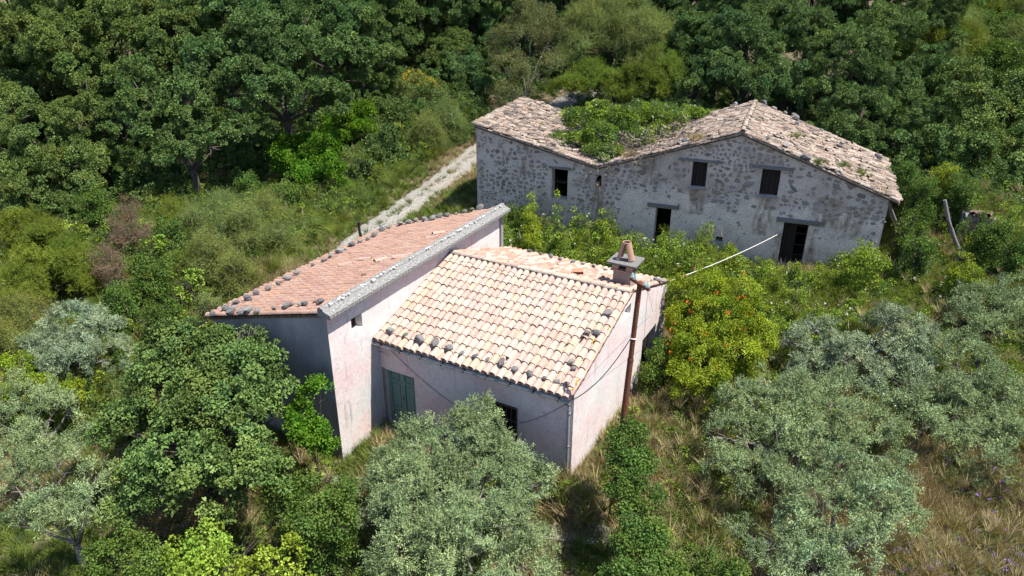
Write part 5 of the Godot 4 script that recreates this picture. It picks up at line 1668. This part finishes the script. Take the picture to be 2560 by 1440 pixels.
func build_ground_cover() -> void:
	thicket("bramble_thicket", "bright green bramble thicket between the two houses", "bramble",
		[[1.5, -14.6, 3.2, 1.8, 1.5], [5.0, -14.8, 3.4, 2.2, 1.7], [8.6, -15.0, 3.0, 2.0, 1.15], [3.0, -11.6, 4.0, 2.0, 1.1], [7.5, -12.4, 3.4, 2.4, 1.2], [11.5, -15.0, 3.0, 2.2, 0.95], [-1.5, -13.6, 2.6, 2.2, 1.2], [11.0, -12.0, 2.6, 2.2, 1.1], [14.2, -17.2, 1.8, 1.2, 0.8], [-2.5, -15.6, 2.2, 1.0, 1.7], [1.0, -16.2, 2.0, 0.9, 1.9], [6.2, -16.9, 1.8, 0.9, 1.5], [12.4, -18.0, 1.2, 0.8, 1.0]],
		["elm", "bramble", "feather", "bramble", "yellow", "bramble", "heath"], 52.0, [["petal", 110, "blossom"], ["stalk", 90, "dry_canes"]])
	thicket("weed_field", "tangled weeds and scrub on the slope beyond the pomegranate", "weeds",
		[[13.0, -12.5, 3.5, 2.6, 0.7], [16.5, -16.0, 3.6, 3.0, 0.8], [17.0, -11.0, 4.0, 2.6, 0.6], [20.0, -14.5, 3.5, 3.5, 0.8], [14.0, -9.0, 3.2, 2.2, 0.55], [19.0, -19.0, 4.0, 3.0, 1.1], [16.0, -20.0, 2.5, 2.5, 0.9], [22.0, -22.0, 4.0, 4.0, 1.3], [17.0, -25.0, 4.0, 3.5, 1.5], [10.0, -8.5, 2.0, 2.5, 0.6], [21.0, -9.0, 3.0, 3.0, 0.6]],
		["feather", "heath", "bramble", "feather", "elm", "heath"], 24.0, [["petal", 60, "blossom"], ["dry_grass", 500, "dry_grass"]])
	thicket("undergrowth", "dense leafy undergrowth on the bank below the wood", "undergrowth",
		[[-14.5, -13.0, 3.5, 3.0, 0.9], [-14.0, -8.0, 3.5, 3.0, 0.9], [-13.0, -3.0, 3.5, 3.0, 0.8], [-18.0, -5.0, 3.5, 4.0, 0.9], [-17.0, -9.0, 3.0, 3.0, 0.8], [-15.5, -18.0, 2.6, 3.0, 1.1], [-16.0, -23.0, 2.8, 3.2, 1.6], [-15.5, -28.5, 2.5, 3.0, 1.6], [-12.0, 1.5, 3.5, 2.5, 0.8], [-21.0, -1.0, 4.0, 4.0, 0.9], [-10.0, 3.5, 3.0, 2.2, 1.0], [-22.0, -8.0, 4.0, 4.0, 1.0]],
		["feather", "elm", "oak", "bramble", "feather", "heath"], 26.0, [["stalk", 160, "dry_canes"]])
	thicket("wood_understorey", "shadowed leafy understorey filling the oak wood", "undergrowth",
		[[-23, -15, 4, 4, 2.0], [-26, -8, 5, 5, 2.6], [-30, -16, 6, 6, 3.0], [-24, -22, 6, 6, 3.0], [-18, -28, 5, 6, 2.8], [-28, -30, 7, 7, 3.2], [-36, -22, 7, 7, 3.2], [-20, -38, 7, 6, 3.0], [-10, -40, 6, 5, 2.8], [-32, -40, 8, 7, 3.2], [-42, -32, 8, 8, 3.2], [-14, -50, 8, 6, 3], [-26, -52, 9, 7, 3], [-2, -36, 6, 5, 2.8], [6, -36, 6, 5, 2.8], [14, -36, 6, 5, 2.8], [-4, -46, 8, 6, 3], [8, -46, 8, 6, 3], [20, -34, 6, 6, 2.6], [1, -29.5, 5, 2.6, 2.2], [9, -31, 5, 3, 2.4], [17, -30, 4, 3, 2.2], [-40, -12, 7, 7, 3], [20, -46, 8, 8, 2.5], [-46, -46, 10, 10, 3]],
		["holm_oak", "oak", "holm_oak", "elm"], 13.0)
	thicket("lane_verge", "grass and weeds between the lane and the tall wing", "weeds",
		[[-6.6, -3.0, 1.4, 3.5, 0.6], [-6.0, -7.0, 1.8, 3.0, 0.6], [-5.0, -11.0, 3.0, 2.6, 0.55], [-7.0, -14.5, 1.7, 3.0, 0.45], [-7.6, -18.5, 1.4, 2.5, 0.4], [-6.6, 1.0, 1.6, 2.0, 0.8]],
		["heath", "elm", "feather", "bramble"], 24.0, [["green_grass", 900, "green_grass"], ["dry_grass", 250, "dry_grass"]])
	thicket("garden_weeds", "weeds and seedlings round the foot of the pink house", "weeds",
		[[7.6, -2.5, 0.8, 2.5, 0.5], [7.2, 0.6, 0.9, 0.6, 0.7], [1.4, 1.0, 1.2, 0.7, 0.4], [9.2, -4.5, 1.4, 2.4, 0.6], [-0.6, 3.2, 1.6, 1.0, 0.6], [9.5, 1.2, 1.0, 1.2, 0.5], [10.2, -2.0, 1.4, 1.6, 0.4], [11.5, -0.5, 1.4, 1.0, 0.4], [4.0, 1.6, 2.5, 1.2, 0.5], [13.5, -6.5, 1.6, 1.4, 0.5]],
		["elm", "feather", "bramble"], 22.0, [["dry_grass", 420, "dry_grass"], ["green_grass", 160, "green_grass"]])
	thicket("thistle_patch", "purple thistles in dry grass at the edge of the olive grove", "thistles",
		[[17.6, -3.4, 1.6, 1.4, 0.6], [17.5, -6.2, 1.6, 1.2, 0.7], [15.6, -2.2, 1.4, 1.0, 0.5]],
		["feather"], 16.0, [["purple", 130, "blossom"], ["dry_grass", 300, "dry_grass"]])
	var patch := noise(0.12, 3, FastNoiseLite.TYPE_SIMPLEX_SMOOTH, 91)
	var green := PackedFloat32Array()
	var straw := PackedFloat32Array()
	for i in 85000:
		var q := rng.randf()
		var depth := 14.0 + 40.0 * q
		var p := pd(rng.randf_range(-550, 3110), 720, depth)
		var x := p.x + rng.randf_range(-3, 3)
		var z := p.z + rng.randf_range(-3, 3)
		var off := off_road(x, z)
		if in_house(x, z) or (off < (0.7 if rng.randf() < 0.5 else 1.05) and not (off < 0.2 and rng.randf() < 0.5)):
			continue
		p = Vector3(x, land(x, z) - 0.02, z)
		if not in_frame(p):
			continue
		var k := patch.get_noise_2d(x, z) + (0.14 if x > 6.0 and z > -8.0 else -0.2) + rng.randfn(0, 0.15)
		var y := (Vector3.UP + rv() * 0.25).normalized()
		if k > 0.0:
			put(straw, p, y, rng.randf_range(0.6, 1.3), tone(S.dry_grass))
		else:
			put(green, p, y, rng.randf_range(0.6, 1.3), tone(S.green_grass))
	tag(swarm("meadow_grass", S.green_grass[0], S.green_grass[1], green, self), "short green grass growing over the slope", "grass", "", "stuff")
	tag(swarm("straw_grass", S.dry_grass[0], S.dry_grass[1], straw, self), "sun bleached dry grass over the slope", "grass", "", "stuff")
